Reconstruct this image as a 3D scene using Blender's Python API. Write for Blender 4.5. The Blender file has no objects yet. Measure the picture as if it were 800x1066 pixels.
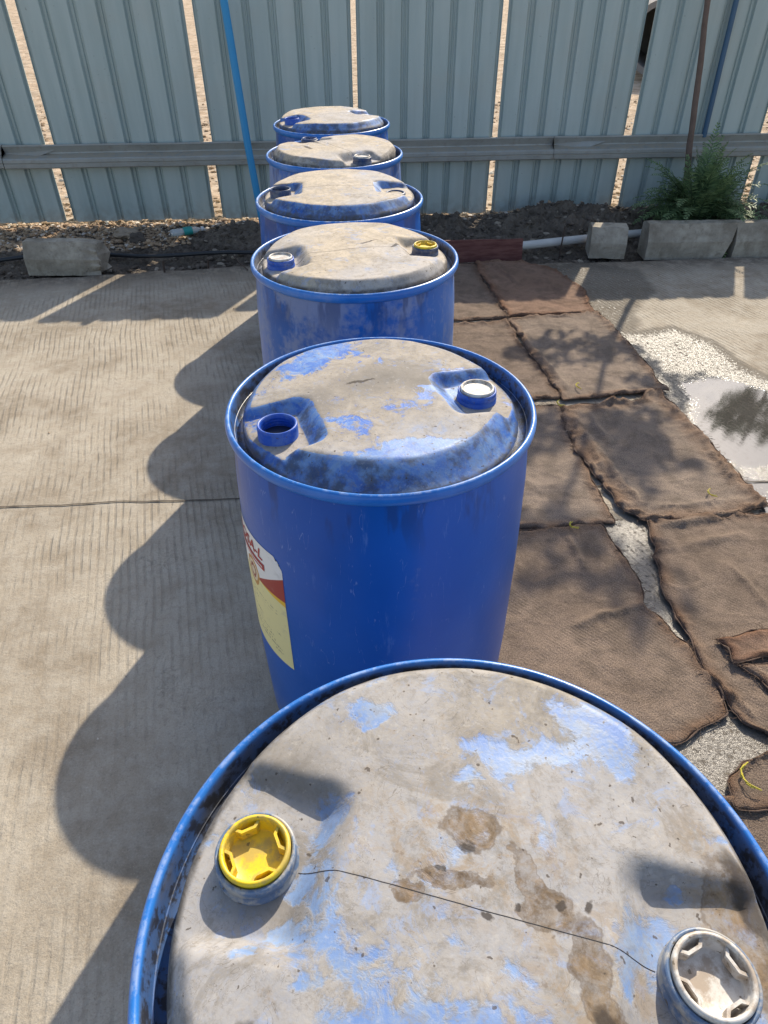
import bpy, bmesh, math, random
import numpy as np
from mathutils import Vector, Matrix, noise
random.seed(7); rng = np.random.RandomState(7)
PI = math.pi
S = bpy.context.scene
C = S.collection

# ------------------------------------------------------------------ camera, sky, sun, exposure
cam_d = bpy.data.cameras.new('camera'); cam = bpy.data.objects.new('camera', cam_d); C.objects.link(cam)
PITCH, ROLL = math.radians(39.005), math.radians(-0.35)
cam_d.sensor_fit = 'VERTICAL'; cam_d.sensor_height = 24.0
cam_d.lens = 24.0 * 719.3 / 1066.0
cam_d.clip_start = 0.02; cam_d.clip_end = 600
fw = Vector((0, math.cos(PITCH), -math.sin(PITCH))); up0 = Vector((0, math.sin(PITCH), math.cos(PITCH))); rt0 = Vector((1, 0, 0))
rt = math.cos(ROLL) * rt0 + math.sin(ROLL) * up0; up = -math.sin(ROLL) * rt0 + math.cos(ROLL) * up0
m = Matrix((rt, up, -fw)).transposed().to_4x4(); m.translation = Vector((0, 0, 1.543)); cam.matrix_world = m
S.camera = cam

SUN = Vector((0.49, 1.20, 1.0)).normalized()          # towards the sun
elev = math.asin(SUN.z); azi = math.atan2(SUN.x, SUN.y)
w = bpy.data.worlds.new('World'); S.world = w; w.use_nodes = True
nt = w.node_tree; bg = nt.nodes['Background']
sky = nt.nodes.new('ShaderNodeTexSky'); sky.sky_type = 'NISHITA'; sky.sun_disc = False
sky.sun_elevation = elev; sky.sun_rotation = azi; sky.air_density = 1.0; sky.dust_density = 1.6; sky.ozone_density = 1.0
hs = nt.nodes.new('ShaderNodeHueSaturation'); hs.inputs['Saturation'].default_value = .88
nt.links.new(sky.outputs[0], hs.inputs['Color']); nt.links.new(hs.outputs[0], bg.inputs[0]); bg.inputs[1].default_value = 0.145
sd = bpy.data.lights.new('sun', 'SUN'); so = bpy.data.objects.new('sun', sd); C.objects.link(so)
sd.energy = 4.2; sd.angle = math.radians(0.55); sd.color = (1.0, 0.90, 0.74)
so.rotation_euler = SUN.to_track_quat('Z', 'Y').to_euler(); so.location = (3, 7, 6)
S.view_settings.view_transform = 'Standard'; S.view_settings.look = 'None'
S.view_settings.exposure = 0.50; S.view_settings.gamma = 1; S.view_settings.use_curve_mapping = False

# ------------------------------------------------------------------ helpers
def obj(name, me, mat=None, parent=None, smooth=False):
    if isinstance(me, bmesh.types.BMesh):
        bm = me; me = bpy.data.meshes.new(name); bm.to_mesh(me); bm.free()
    o = bpy.data.objects.new(name, me); C.objects.link(o)
    if mat is not None and not me.materials: me.materials.append(mat)
    if smooth:
        me.polygons.foreach_set('use_smooth', [True] * len(me.polygons))
    if parent: o.parent = parent
    return o
def tag(o, label=None, cat=None, group=None, kind=None):
    if label: o['label'] = label
    if cat: o['category'] = cat
    if group: o['group'] = group
    if kind: o['kind'] = kind
    return o
def thing(name, label, cat, loc=(0, 0, 0), rz=0, group=None):
    o = bpy.data.objects.new(name, None); C.objects.link(o); o.location = loc; o.rotation_euler = (0, 0, rz)
    o.empty_display_size = .1
    return tag(o, label, cat, group)
def mesh_from(verts, faces, name='m'):
    me = bpy.data.meshes.new(name); me.from_pydata([tuple(v) for v in verts], [], faces); me.update(); return me
def grid_mesh(P, closed_u=False, flip=False):
    """P: array (nv, nu, 3)"""
    nv, nu = P.shape[:2]; V = P.reshape(-1, 3); F = []
    for j in range(nv - 1):
        for i in range(nu - (0 if closed_u else 1)):
            i2 = (i + 1) % nu
            q = (j * nu + i, j * nu + i2, (j + 1) * nu + i2, (j + 1) * nu + i)
            F.append(q[::-1] if flip else q)
    return mesh_from(V, F)
def lathe(prof, n=96, cap_last=False):
    t = np.linspace(0, 2 * PI, n, endpoint=False); pr = np.array(prof, float)
    P = np.zeros((len(pr), n, 3)); P[..., 0] = pr[:, :1] * np.cos(t); P[..., 1] = pr[:, :1] * np.sin(t); P[..., 2] = pr[:, 1:2]
    return grid_mesh(P, closed_u=True)
def tube_bm(bm, pts, r, n=8, caps=True):
    pts = [Vector(p) for p in pts]; rr = r if hasattr(r, '__len__') else [r] * len(pts); rings = []
    prev = None
    for i, p in enumerate(pts):
        d = (pts[min(i + 1, len(pts) - 1)] - pts[max(i - 1, 0)]).normalized()
        a = d.orthogonal().normalized() if prev is None else (prev - d * prev.dot(d)).normalized()
        prev = a; b = d.cross(a)
        rings.append([bm.verts.new(p + rr[i] * (math.cos(2 * PI * k / n) * a + math.sin(2 * PI * k / n) * b)) for k in range(n)])
    for i in range(len(rings) - 1):
        for k in range(n):
            bm.faces.new((rings[i][k], rings[i][(k + 1) % n], rings[i + 1][(k + 1) % n], rings[i + 1][k]))
    if caps:
        bm.faces.new(rings[0][::-1]); bm.faces.new(rings[-1])
def ns(x, y, z=0, sc=1, octv=3):
    return noise.fractal(Vector((x * sc, y * sc, z * sc)), 0.9, 2.0, octv)

# ------------------------------------------------------------------ shader expression helper
class N:
    def __init__(self, name, spec=0.5):
        self.m = bpy.data.materials.new(name); self.m.use_nodes = True; self.t = self.m.node_tree
        self.b = self.t.nodes['Principled BSDF']; self.b.inputs['Specular IOR Level'].default_value = spec
    def n(self, typ, **kw):
        x = self.t.nodes.new(typ)
        for k, v in kw.items(): setattr(x, k, v)
        return x
    def put(self, sock, v):
        if isinstance(v, bpy.types.NodeSocket): self.t.links.new(v, sock)
        elif v is not None:
            if hasattr(v, '__len__') and len(v) == 3 and sock.type == 'RGBA': v = (*v, 1)
            sock.default_value = v
    def co(self, which='Object'): return self.n('ShaderNodeTexCoord').outputs[which]
    def attr(self, name, out='Fac'): return self.n('ShaderNodeAttribute', attribute_name=name).outputs[out]
    def noise(self, co, scale, detail=4, rough=.55, dist=0, out='Fac'):
        x = self.n('ShaderNodeTexNoise'); self.put(x.inputs['Vector'], co); x.inputs['Scale'].default_value = scale
        x.inputs['Detail'].default_value = detail; x.inputs['Roughness'].default_value = rough; x.inputs['Distortion'].default_value = dist
        return x.outputs[out]
    def voro(self, co, scale, feature='F1', out='Distance'):
        x = self.n('ShaderNodeTexVoronoi', feature=feature); self.put(x.inputs['Vector'], co); x.inputs['Scale'].default_value = scale
        return x.outputs[out]
    def wave(self, co, scale, dist=0, ds=1, dr=2, direction='X', prof='SIN'):
        x = self.n('ShaderNodeTexWave', bands_direction=direction, wave_profile=prof); self.put(x.inputs['Vector'], co)
        x.inputs['Scale'].default_value = scale; x.inputs['Distortion'].default_value = dist; x.inputs['Detail'].default_value = 3
        x.inputs['Detail Scale'].default_value = ds
        return x.outputs['Fac']
    def ma(self, op, a, b=None, c=None, clamp=False):
        x = self.n('ShaderNodeMath', operation=op, use_clamp=clamp)
        self.put(x.inputs[0], a)
        if b is not None: self.put(x.inputs[1], b)
        if c is not None: self.put(x.inputs[2], c)
        return x.outputs[0]
    def rng(self, v, a, b, c=0., d=1., smooth=True):
        x = self.n('ShaderNodeMapRange', interpolation_type='SMOOTHSTEP' if smooth else 'LINEAR'); self.put(x.inputs[0], v)
        for i, q in enumerate((a, b, c, d)): self.put(x.inputs[1 + i], q)
        return x.outputs[0]
    def mix(self, f, a, b, mode='MIX'):
        x = self.n('ShaderNodeMix', data_type='RGBA', blend_type=mode); self.put(x.inputs[0], f)
        self.put(x.inputs[6], a); self.put(x.inputs[7], b); return x.outputs[2]
    def vm(self, op, a, b=None):
        x = self.n('ShaderNodeVectorMath', operation=op); self.put(x.inputs[0], a)
        if b is not None: self.put(x.inputs[1], b)
        return x.outputs['Value' if op in ('LENGTH', 'DISTANCE') else 'Vector']
    def mapping(self, co, rot=(0, 0, 0), scale=(1, 1, 1), loc=(0, 0, 0)):
        x = self.n('ShaderNodeMapping'); self.put(x.inputs[0], co); x.inputs['Rotation'].default_value = rot
        x.inputs['Scale'].default_value = scale; x.inputs['Location'].default_value = loc; return x.outputs[0]
    def sep(self, v):
        x = self.n('ShaderNodeSeparateXYZ'); self.put(x.inputs[0], v); return x.outputs
    def bump(self, h, strength, dist=.002, prev=None):
        x = self.n('ShaderNodeBump'); self.put(x.inputs['Height'], h); self.put(x.inputs['Strength'], strength)
        x.inputs['Distance'].default_value = dist
        if prev is not None: self.put(x.inputs['Normal'], prev)
        return x.outputs[0]
    def out(self, color=None, rough=None, normal=None, metal=None, spec=None):
        if color is not None: self.put(self.b.inputs['Base Color'], color)
        if rough is not None: self.put(self.b.inputs['Roughness'], rough)
        if normal is not None: self.put(self.b.inputs['Normal'], normal)
        if metal is not None: self.put(self.b.inputs['Metallic'], metal)
        if spec is not None: self.put(self.b.inputs['Specular IOR Level'], spec)
        return self.m
def simple(name, col, rough=.6, var=.25, sc=8, bump=0., metal=0.):
    k = N(name); co = k.co(); f = k.noise(co, sc, 6)
    c = k.mix(f, tuple(x * (1 - var) for x in col), tuple(min(1, x * (1 + var)) for x in col))
    nb = k.bump(k.noise(co, sc * 8, 4), bump, .004) if bump else None
    return k.out(c, rough, nb, metal)

# ------------------------------------------------------------------ materials
def mat_concrete():
    k = N('slab_concrete'); co = k.co()
    wet = k.attr('wet'); pud = k.attr('pud'); dirt = k.attr('dirt')
    # tined grooves fan slightly: along +y leaning left
    xyz = k.sep(co)
    def groove(ang, sc, seed):
        mp = k.mapping(co, rot=(0, 0, ang), loc=(seed, 0, 0))
        mp = k.vm('ADD', mp, k.vm('MULTIPLY', k.noise(mp, 1.3, 3, .5, out='Color'), (.05, 0, 0)))
        a = k.wave(mp, sc, 1.2, .5)
        f = k.noise(k.mapping(co, rot=(0, 0, ang), scale=(sc * 2.2, 1.5, 1), loc=(seed, 0, 0)), 1.0, 6, .7)
        return k.ma('MULTIPLY', k.rng(a, .50, .97), k.rng(f, .36, .60))
    sideL = k.rng(k.ma('ADD', xyz[0], k.ma('MULTIPLY', xyz[1], .1)), .9, .95)
    gl = groove(math.radians(-15.5), 12.5, 0.3); gr = groove(math.radians(-24.5), 12.5, 1.7)
    g = k.ma('ADD', k.ma('MULTIPLY', gl, k.ma('SUBTRACT', 1, sideL)), k.ma('MULTIPLY', gr, sideL))
    worn = k.rng(k.noise(co, 1.9, 6, .65), .42, .56)          # where the tines survive
    nearfade = k.rng(xyz[1], .9, 2.2, .55, 1.0)
    g = k.ma('MULTIPLY', g, k.ma('MULTIPLY', k.ma('MULTIPLY_ADD', worn, .8, .2), nearfade))
    n1 = k.noise(co, 2.2, 8, .62); n2 = k.noise(co, 14, 8, .7); n3 = k.noise(co, 210, 4, .75)
    wrk = k.rng(k.ma('ABSOLUTE', k.ma('SUBTRACT', k.noise(co, 26, 6, .65, 1.2), .5)), .0, .04)
    c = k.mix(k.rng(n1, .36, .64), (.26, .21, .15), (.45, .39, .305)); c = k.mix(k.rng(k.noise(co, .8, 6, .7, .6), .52, .62, 0, .35), c, (.30, .25, .185))
    c = k.mix(k.ma('MULTIPLY', k.rng(n2, .35, .7), .5), c, (.49, .445, .37))
    c = k.mix(k.rng(k.noise(co, 48, 7, .8), .50, .66, 0, .42), c, (.21, .18, .14))
    c = k.mix(k.ma('MULTIPLY', g, .40), c, (.17, .145, .11))
    c = k.mix(k.ma('MULTIPLY', k.ma('SUBTRACT', 1, wrk), k.rng(n1, .5, .7, .02, .22)), c, (.17, .145, .11))
    c = k.mix(k.rng(n3, .52, .72, 0, .55), c, (.15, .125, .10)); c = k.mix(k.rng(n3, .46, .30, 0, .4), c, (.56, .51, .43))
    pit = k.rng(k.voro(k.vm('ADD', co, k.vm('MULTIPLY', k.noise(co, 30, 3, out='Color'), (.03, .03, 0))), 16), .055, .03); c = k.mix(k.ma('MULTIPLY', pit, k.rng(n1, .5, .6, .2, .7)), c, (.09, .075, .06))
    c = k.mix(k.ma('MULTIPLY', dirt, k.rng(n2, .3, .6)), c, (.14, .11, .08))
    # damp and wet
    wn = k.ma('ADD', wet, k.ma('MULTIPLY', k.ma('SUBTRACT', k.noise(co, 9, 6, .65), .5), .45))
    damp = k.rng(wn, .12, .32)
    film = k.rng(k.ma('ADD', wn, k.ma('MULTIPLY', k.ma('SUBTRACT', k.noise(co, 60, 6, .8), .5), 2.6)), .52, .64)
    c = k.mix(k.ma('MULTIPLY', damp, .62), c, (.10, .085, .066))
    c = k.mix(k.ma('MULTIPLY', film, .35), c, (.06, .055, .05))
    pn = k.ma('ADD', k.ma('ADD', pud, k.ma('MULTIPLY', k.ma('SUBTRACT', k.noise(co, 55, 6, .75), .5), 1.2)), k.ma('MULTIPLY', k.ma('SUBTRACT', k.noise(co, 7, 4, .6), .5), .8))
    pool = k.rng(pn, .44, .52)
    c = k.mix(k.ma('MULTIPLY', pool, .6), c, (.022, .026, .030))
    ro = k.rng(film, 0, 1, .88, .29); ro = k.ma('MULTIPLY', ro, k.rng(pool, 0, 1, 1, .06))
    h = k.ma('SUBTRACT', k.ma('MULTIPLY', n3, .25), k.ma('MULTIPLY', g, .7))
    h = k.ma('ADD', h, k.ma('MULTIPLY', n2, .8)); h = k.ma('MULTIPLY', h, k.rng(film, 0, 1, 1, .35)); h = k.ma('ADD', h, k.ma('MULTIPLY', wrk, k.ma('MULTIPLY', k.rng(film, 0, 1, 1, .1), k.rng(n1, .5, .7, .03, .3))))
    h = k.ma('ADD', h, k.ma('MULTIPLY', k.noise(co, 70, 4, .7), .7))
    h = k.ma('ADD', h, k.ma('MULTIPLY', film, k.ma('MULTIPLY', k.noise(co, 110, 4, .65), .9)))
    st = k.rng(pool, 0, 1, 1.0, .012)
    return k.out(c, ro, k.bump(h, st, .0035), spec=k.ma('ADD', k.rng(film, 0, 1, .25, .6), k.ma('MULTIPLY', pool, .65)))
M_CONC = mat_concrete()

def mat_soil(name, cols, sc=1.0, chips=False):
    k = N(name, .2); co = k.co(); n = k.noise(co, 3.5, 6, .6); v = k.voro(co, 34 * sc, out='Color'); d = k.voro(co, 34 * sc)
    c = k.mix(k.rng(n, .35, .65), cols[0], cols[1])
    c = k.mix(k.ma('MULTIPLY', k.sep(v)[0], .55), c, cols[2])
    h = k.ma('ADD', k.ma('MULTIPLY', d, -1.2), k.noise(co, 90, 5, .7))
    return k.out(c, .95, k.bump(h, 1, .012))
M_SOIL = mat_soil('dark_soil', [(.085, .068, .053), (.15, .12, .092), (.24, .20, .155)])
M_TAN = mat_soil('tan_gravel_ground', [(.24, .165, .10), (.48, .35, .235), (.66, .55, .42)], .35)
def mat_chips(name, a, b, c3):
    k = N(name, .2); r = k.n('ShaderNodeNewGeometry').outputs['Random Per Island']
    c = k.mix(r, a, b); c = k.mix(k.rng(r, .8, .95), c, c3)
    return k.out(c, .9, k.bump(k.noise(k.co(), 150, 3), .6, .002))
M_CHIP = mat_chips('stone_chips', (.30, .20, .12), (.52, .38, .25), (.60, .54, .46))
M_CLOD = mat_chips('soil_clods', (.08, .065, .05), (.18, .145, .115), (.32, .27, .21))

def mat_kerb():
    k = N('weathered_cement', .2); co = k.co(); n = k.noise(co, 5, 7, .65); n2 = k.noise(co, 60, 5, .7)
    c = k.mix(k.rng(n, .3, .7), (.25, .215, .165), (.50, .445, .355)); c = k.mix(k.rng(k.noise(co, 16, 7, .75), .50, .64, 0, .5), c, (.20, .165, .12)); c = k.mix(k.rng(n2, .55, .75, 0, .6), c, (.15, .13, .105))
    hol = k.rng(k.voro(co, 45), .05, .22)
    return k.out(c, .93, k.bump(k.ma('ADD', k.ma('MULTIPLY', n2, .6), hol), .7, .004))
M_KERB = mat_kerb()

def mat_sheet():
    k = N('painted_sheet_metal'); co = k.co()
    n = k.noise(k.mapping(co, scale=(9, 9, .7)), 1.4, 6, .6); n2 = k.noise(co, 3, 5, .6)
    c = k.mix(k.rng(n, .3, .7), (.36, .44, .425), (.43, .505, .485))
    c = k.mix(k.rng(n2, .45, .75, 0, .35), c, (.42, .43, .38))
    z = k.sep(co)[2]
    mud = k.ma('MULTIPLY', k.rng(z, .0, .22, 1, 0), k.rng(k.noise(co, 22, 5), .35, .65))
    c = k.mix(k.ma('MULTIPLY', mud, .45), c, (.20, .165, .125))
    sp = k.rng(k.noise(co, 55, 3, .5), .70, .76); c = k.mix(k.ma('MULTIPLY', sp, .4), c, (.12, .11, .1))
    return k.out(c, .42, k.bump(n2, .15, .004), metal=.0)
M_SHEET = mat_sheet()
def mat_rail():
    k = N('galvanised_rail'); co = k.co(); n = k.noise(co, 5, 6, .65); n2 = k.noise(co, 30, 5, .6)
    c = k.mix(k.rng(n, .3, .7), (.29, .30, .28), (.37, .38, .36)); c = k.mix(k.rng(n2, .5, .75, 0, .5), c, (.24, .205, .16))
    up = k.rng(k.sep(k.n('ShaderNodeNewGeometry').outputs['Normal'])[2], .5, .9)
    c = k.mix(k.ma('MULTIPLY', up, k.rng(n2, .3, .55)), c, (.42, .37, .29))
    return k.out(c, .6, k.bump(n2, .3, .002), metal=.25)
M_RAIL = mat_rail()

DUST = (.50, .415, .30)
def blob_mask(k, co, blobs, warp=.03, wsc=14, soft=.45):
    """union of noise-warped ellipses (x, y, rx, ry, rot) in local metres"""
    w_ = k.vm('MULTIPLY', k.vm('SUBTRACT', k.noise(co, wsc, 5, .6, out='Color'), (.5, .5, .5)), (warp * 2, warp * 2, 0))
    p = k.vm('ADD', co, w_); tot = None
    for (x, y, rx, ry, a) in blobs:
        q = k.vm('SUBTRACT', p, (x, y, 0))
        q = k.mapping(q, rot=(0, 0, -math.radians(a))) if a else q
        q = k.vm('MULTIPLY', q, (1 / rx, 1 / ry, 0)); d = k.vm('LENGTH', q)
        mk = k.rng(d, 1 + soft * .3, 1 - soft * .7)
        tot = mk if tot is None else k.ma('MAXIMUM', tot, mk)
    return tot
def mat_lid(name, seed, cover, stains=(), blues=(), darks=(), deep=(.008, .095, .42), faded=(.08, .23, .52), film=.35, soft=.045, slopeblue=True, dust=DUST, dirt=.25, big=6., clouds=(), grey=None, rock_=1.):
    k = N(name); co = k.co(); cs = k.vm('ADD', co, (seed * 3.1, seed * 1.7, seed))
    geo = k.n('ShaderNodeNewGeometry'); nz = k.sep(geo.outputs['Normal'])[2]
    n1 = k.noise(cs, big, 9, .62, .4); n2 = k.noise(cs, 26, 8, .7, .8); n3 = k.noise(cs, 240, 3, .6); n4 = k.noise(cs, 3.5, 4, .5)
    base = k.mix(k.rng(n2, .35, .65), deep, faded)
    base = k.mix(k.rng(n4, .35, .65, 0, film * 1.4), base, (.24, .34, .52))
    n5 = k.noise(cs, 80, 6, .75)
    val = k.ma('ADD', k.ma('MULTIPLY', n1, .55), k.ma('ADD', k.ma('MULTIPLY', n2, .33), k.ma('MULTIPLY', n5, .12)))
    base = k.mix(k.rng(k.ma('ADD', k.ma('MULTIPLY', n2, .5), k.ma('MULTIPLY', n5, .5)), .44, .56, 0, film), base, (.30, .33, .37))
    if slopeblue: val = k.ma('ADD', val, k.rng(nz, .80, .985, -.34, 0))
    if blues: val = k.ma('SUBTRACT', val, k.ma('MULTIPLY', blob_mask(k, co, blues, .045, 11, 1.2), .14))
    cov = k.rng(val, .6425 - .4 * cover - soft / 2, .6425 - .4 * cover + soft / 2)
    dcol = k.mix(k.rng(n2, .3, .7), tuple(x * .80 for x in dust), tuple(min(1, x * 1.12) for x in dust))
    dcol = k.mix(k.rng(n4, .4, .62, 0, .5), dcol, (.40, .40, .42))
    dcol = k.mix(k.rng(k.noise(cs, 60, 6, .7), .56, .74, 0, .55), dcol, (.30, .23, .16))
    dcol = k.mix(k.rng(k.noise(cs, 11, 8, .75, 1.5), .50, .62, 0, .55), dcol, tuple(x * .62 for x in dust))
    dcol = k.mix(k.rng(k.noise(cs, 17, 8, .75, .8), .55, .63, 0, .4 + film * .4), dcol, (.27, .34, .50))
    c = k.mix(k.ma('MULTIPLY', cov, k.rng(n3, .2, .6, .82, 1)), base, dcol)
    # grime in low corners / on slopes
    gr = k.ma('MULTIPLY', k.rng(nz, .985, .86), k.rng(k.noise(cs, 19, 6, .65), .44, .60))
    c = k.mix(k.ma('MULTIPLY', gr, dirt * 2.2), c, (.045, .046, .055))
    if grey: c = k.mix(k.ma('MULTIPLY', blob_mask(k, co, grey, .05, 9, 1.3), k.ma('MULTIPLY', cov, k.rng(n2, .3, .6, .6, .92))), c, (.19, .17, .145))
    if clouds:
        cl = blob_mask(k, co, clouds, .05, 8, 1.4)
        c = k.mix(k.ma('MULTIPLY', cl, k.rng(k.noise(cs, 34, 8, .75, .6), .46, .60, 0, .75)), c, (.30, .215, .125))
        c = k.mix(k.ma('MULTIPLY', cl, k.rng(k.noise(cs, 70, 6, .7), .60, .66, 0, .7)), c, (.16, .11, .07))
    # curled flake outlines of dried mud
    fl = k.ma('ABSOLUTE', k.ma('SUBTRACT', k.noise(cs, 20, 5, .6, 1.0), .5)); fl = k.rng(fl, .004, .0)
    c = k.mix(k.ma('MULTIPLY', fl, k.ma('MULTIPLY', cov, .55)), c, (.12, .10, .08))
    c = k.mix(k.ma('MULTIPLY', k.rng(n5, .50, .66), .35), c, (.16, .14, .115)); c = k.mix(k.rng(n5, .44, .30, 0, .35), c, (.52, .49, .44))
    if stains:
        s = blob_mask(k, co, stains, .028, 20, .30); ring = k.ma('MULTIPLY', k.rng(s, .0, .35), k.rng(s, .9, .45))
        c = k.mix(k.ma('MULTIPLY', s, k.rng(k.noise(cs, 30, 8, .75), .36, .6, .25, .95)), c, k.mix(k.rng(n2, .35, .58), (.25, .17, .095), (.095, .062, .035)))
        c = k.mix(k.ma('MULTIPLY', ring, .5), c, (.12, .085, .055))
    if darks:
        s2 = blob_mask(k, co, darks, .012, 40, .5); c = k.mix(k.ma('MULTIPLY', s2, .85), c, (.045, .034, .026))
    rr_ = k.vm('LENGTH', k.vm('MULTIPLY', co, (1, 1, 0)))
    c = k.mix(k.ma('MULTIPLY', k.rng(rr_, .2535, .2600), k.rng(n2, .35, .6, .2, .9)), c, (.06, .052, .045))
    sp = k.rng(k.noise(cs, 120, 2, .4), .715, .74); c = k.mix(k.ma('MULTIPLY', sp, .8), c, (.07, .055, .045))
    ro = k.rng(cov, 0, 1, .47, .85)
    h = k.ma('ADD', k.ma('MULTIPLY', cov, .35), k.ma('ADD', k.ma('MULTIPLY', n3, .25), k.ma('MULTIPLY', n2, .5)))
    return k.out(c, ro, k.bump(h, .42, .0022), spec=.35)
def mat_body(name, seed, dusty, deep=(.003, .078, .34)):
    k = N(name); co = k.co(); cs = k.vm('ADD', co, (seed * 2.3, seed, seed * .7))
    n1 = k.noise(k.mapping(cs, scale=(1, 1, .45)), 5, 7, .6, .6); n2 = k.noise(k.mapping(cs, scale=(3, 3, .5)), 16, 6, .7); n3 = k.noise(cs, 40, 5, .6)
    n0 = k.noise(cs, 2.5, 3, .5)
    c = k.mix(k.rng(n0, .3, .7), deep, tuple(x * 1.35 + .01 for x in deep))
    scuff = k.rng(n2, .60, .74, 0, .20 + dusty * .45); c = k.mix(scuff, c, (.22, .36, .68))
    cov = k.rng(k.ma('ADD', k.ma('MULTIPLY', n1, .7), k.ma('MULTIPLY', n3, .3)), .66 - .30 * dusty, .76 - .26 * dusty, 0, .12 + .45 * dusty)
    c = k.mix(cov, c, (.42, .41, .42))
    # thin scratches
    sc1 = k.rng(k.ma('ABSOLUTE', k.ma('SUBTRACT', k.noise(k.mapping(cs, rot=(.3, .2, 0), scale=(14, 14, 2.2)), 2.0, 3, .5), .5)), .006, .0, 0, 1)
    c = k.mix(k.ma('MULTIPLY', sc1, k.rng(n3, .5, .62, 0, .30)), c, (.40, .50, .72))
    z = k.sep(co)[2]
    drip = k.ma('MULTIPLY', k.rng(z, .72, .84), k.rng(k.noise(k.mapping(cs, scale=(6, 6, 1.4)), 2.4, 4, .6), .52, .60))
    c = k.mix(k.ma('MULTIPLY', drip, .55), c, (.02, .04, .12))
    base = k.ma('MULTIPLY', k.rng(z, .22, .0), k.rng(n3, .3, .7)); c = k.mix(k.ma('MULTIPLY', base, .6), c, (.36, .32, .27))
    return k.out(c, k.rng(cov, 0, .5, .33, .6), k.bump(k.ma('ADD', n3, k.ma('MULTIPLY', n0, 3)), .12, .003), spec=.30)
def mat_rim(name, seed, dusty, deep=(.010, .13, .46)):
    k = N(name); co = k.co(); cs = k.vm('ADD', co, (seed * 5.3, seed, seed * .7))
    geo = k.n('ShaderNodeNewGeometry'); nz = k.sep(geo.outputs['Normal'])[2]
    n1 = k.noise(cs, 9, 7, .65); n2 = k.noise(cs, 60, 5, .7)
    c = k.mix(k.rng(n1, .3, .7), deep, (.03, .20, .60))
    c = k.mix(k.ma('MULTIPLY', k.rng(nz, .55, .95), k.rng(n2, .45, .62, 0, .25 + .5 * dusty)), c, (.55, .60, .68))
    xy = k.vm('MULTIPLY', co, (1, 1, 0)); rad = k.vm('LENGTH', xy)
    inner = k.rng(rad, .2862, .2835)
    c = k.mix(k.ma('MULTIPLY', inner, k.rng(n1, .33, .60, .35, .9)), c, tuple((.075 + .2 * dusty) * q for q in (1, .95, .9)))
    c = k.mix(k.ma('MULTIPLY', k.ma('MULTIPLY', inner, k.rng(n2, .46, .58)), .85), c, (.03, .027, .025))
    c = k.mix(k.rng(n1, .60 - .12 * dusty, .72, 0, .5 * dusty), c, (.42, .38, .32))
    return k.out(c, .32, k.bump(n2, .15, .002), spec=.55)

def mat_jute(name, base, wetk):
    k = N(name, .15); uv = k.co('UV'); co = k.co('Object')
    a = k.wave(uv, 95, .8, 1, direction='X'); b = k.wave(uv, 95, .8, 1, direction='Y'); dg = k.wave(uv, 42, 1.6, .8, direction='DIAGONAL')
    weave = k.ma('ADD', k.ma('MULTIPLY', k.ma('ADD', a, b), .5), k.ma('MULTIPLY', k.ma('MULTIPLY', dg, k.rng(k.noise(uv, 6, 4), .35, .65)), .5))
    f = k.noise(uv, 300, 4, .8); big = k.noise(co, 2.4, 5, .6); mid = k.noise(co, 11, 6, .65); edge = k.attr('edge')
    c = k.mix(k.rng(big, .35, .65), base, tuple(x * 1.25 for x in base))
    c = k.mix(k.rng(mid, .42, .66, 0, .7), c, tuple(x * .62 for x in base))
    red = (base[0] * .80, base[1] * .60, base[2] * .46)
    c = k.mix(k.ma('MULTIPLY', edge, k.rng(mid, .3, .6, .35, .9)), c, red)
    c = k.mix(k.rng(f, .40, .62, 0, .85), tuple(x * .55 for x in base) if False else c, k.mix(1.0, c, (.28, .26, .24), 'MULTIPLY'))
    c = k.mix(k.ma('MULTIPLY', k.rng(weave, .5, 1.5), .20), c, (.46, .39, .32))
    w_ = k.rng(k.ma('ADD', big, wetk), .55, .72); c = k.mix(k.ma('MULTIPLY', w_, .45), c, (.05, .045, .043))
    h = k.ma('ADD', k.ma('MULTIPLY', weave, .35), k.ma('MULTIPLY', f, .9)); h = k.ma('ADD', h, k.ma('MULTIPLY', k.noise(co, 60, 4), 1.2))
    return k.out(c, .93, k.bump(h, 1.0, .0045))

# ------------------------------------------------------------------ ground sheet, slab, soil strip
ex = np.array([-40, -2.9, -2.33, -1.71, -.85, 0, 1.0, 1.6, 2.5, 3.2, 40.]); ey = np.array([4.10, 4.12, 4.17, 4.25, 4.40, 4.41, 4.40, 4.44, 4.50, 4.55, 4.6])
def y_edge(x): return np.interp(x, ex, ey)
def fence_y(x): return 5.2 + .053 * (x + 2.7)
gm = mesh_from([(-160, -60, -.065), (160, -60, -.065), (160, 200, -.065), (-160, 200, -.065)], [(0, 1, 2, 3)])
obj('ground', gm, M_TAN)['kind'] = 'structure'

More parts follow.
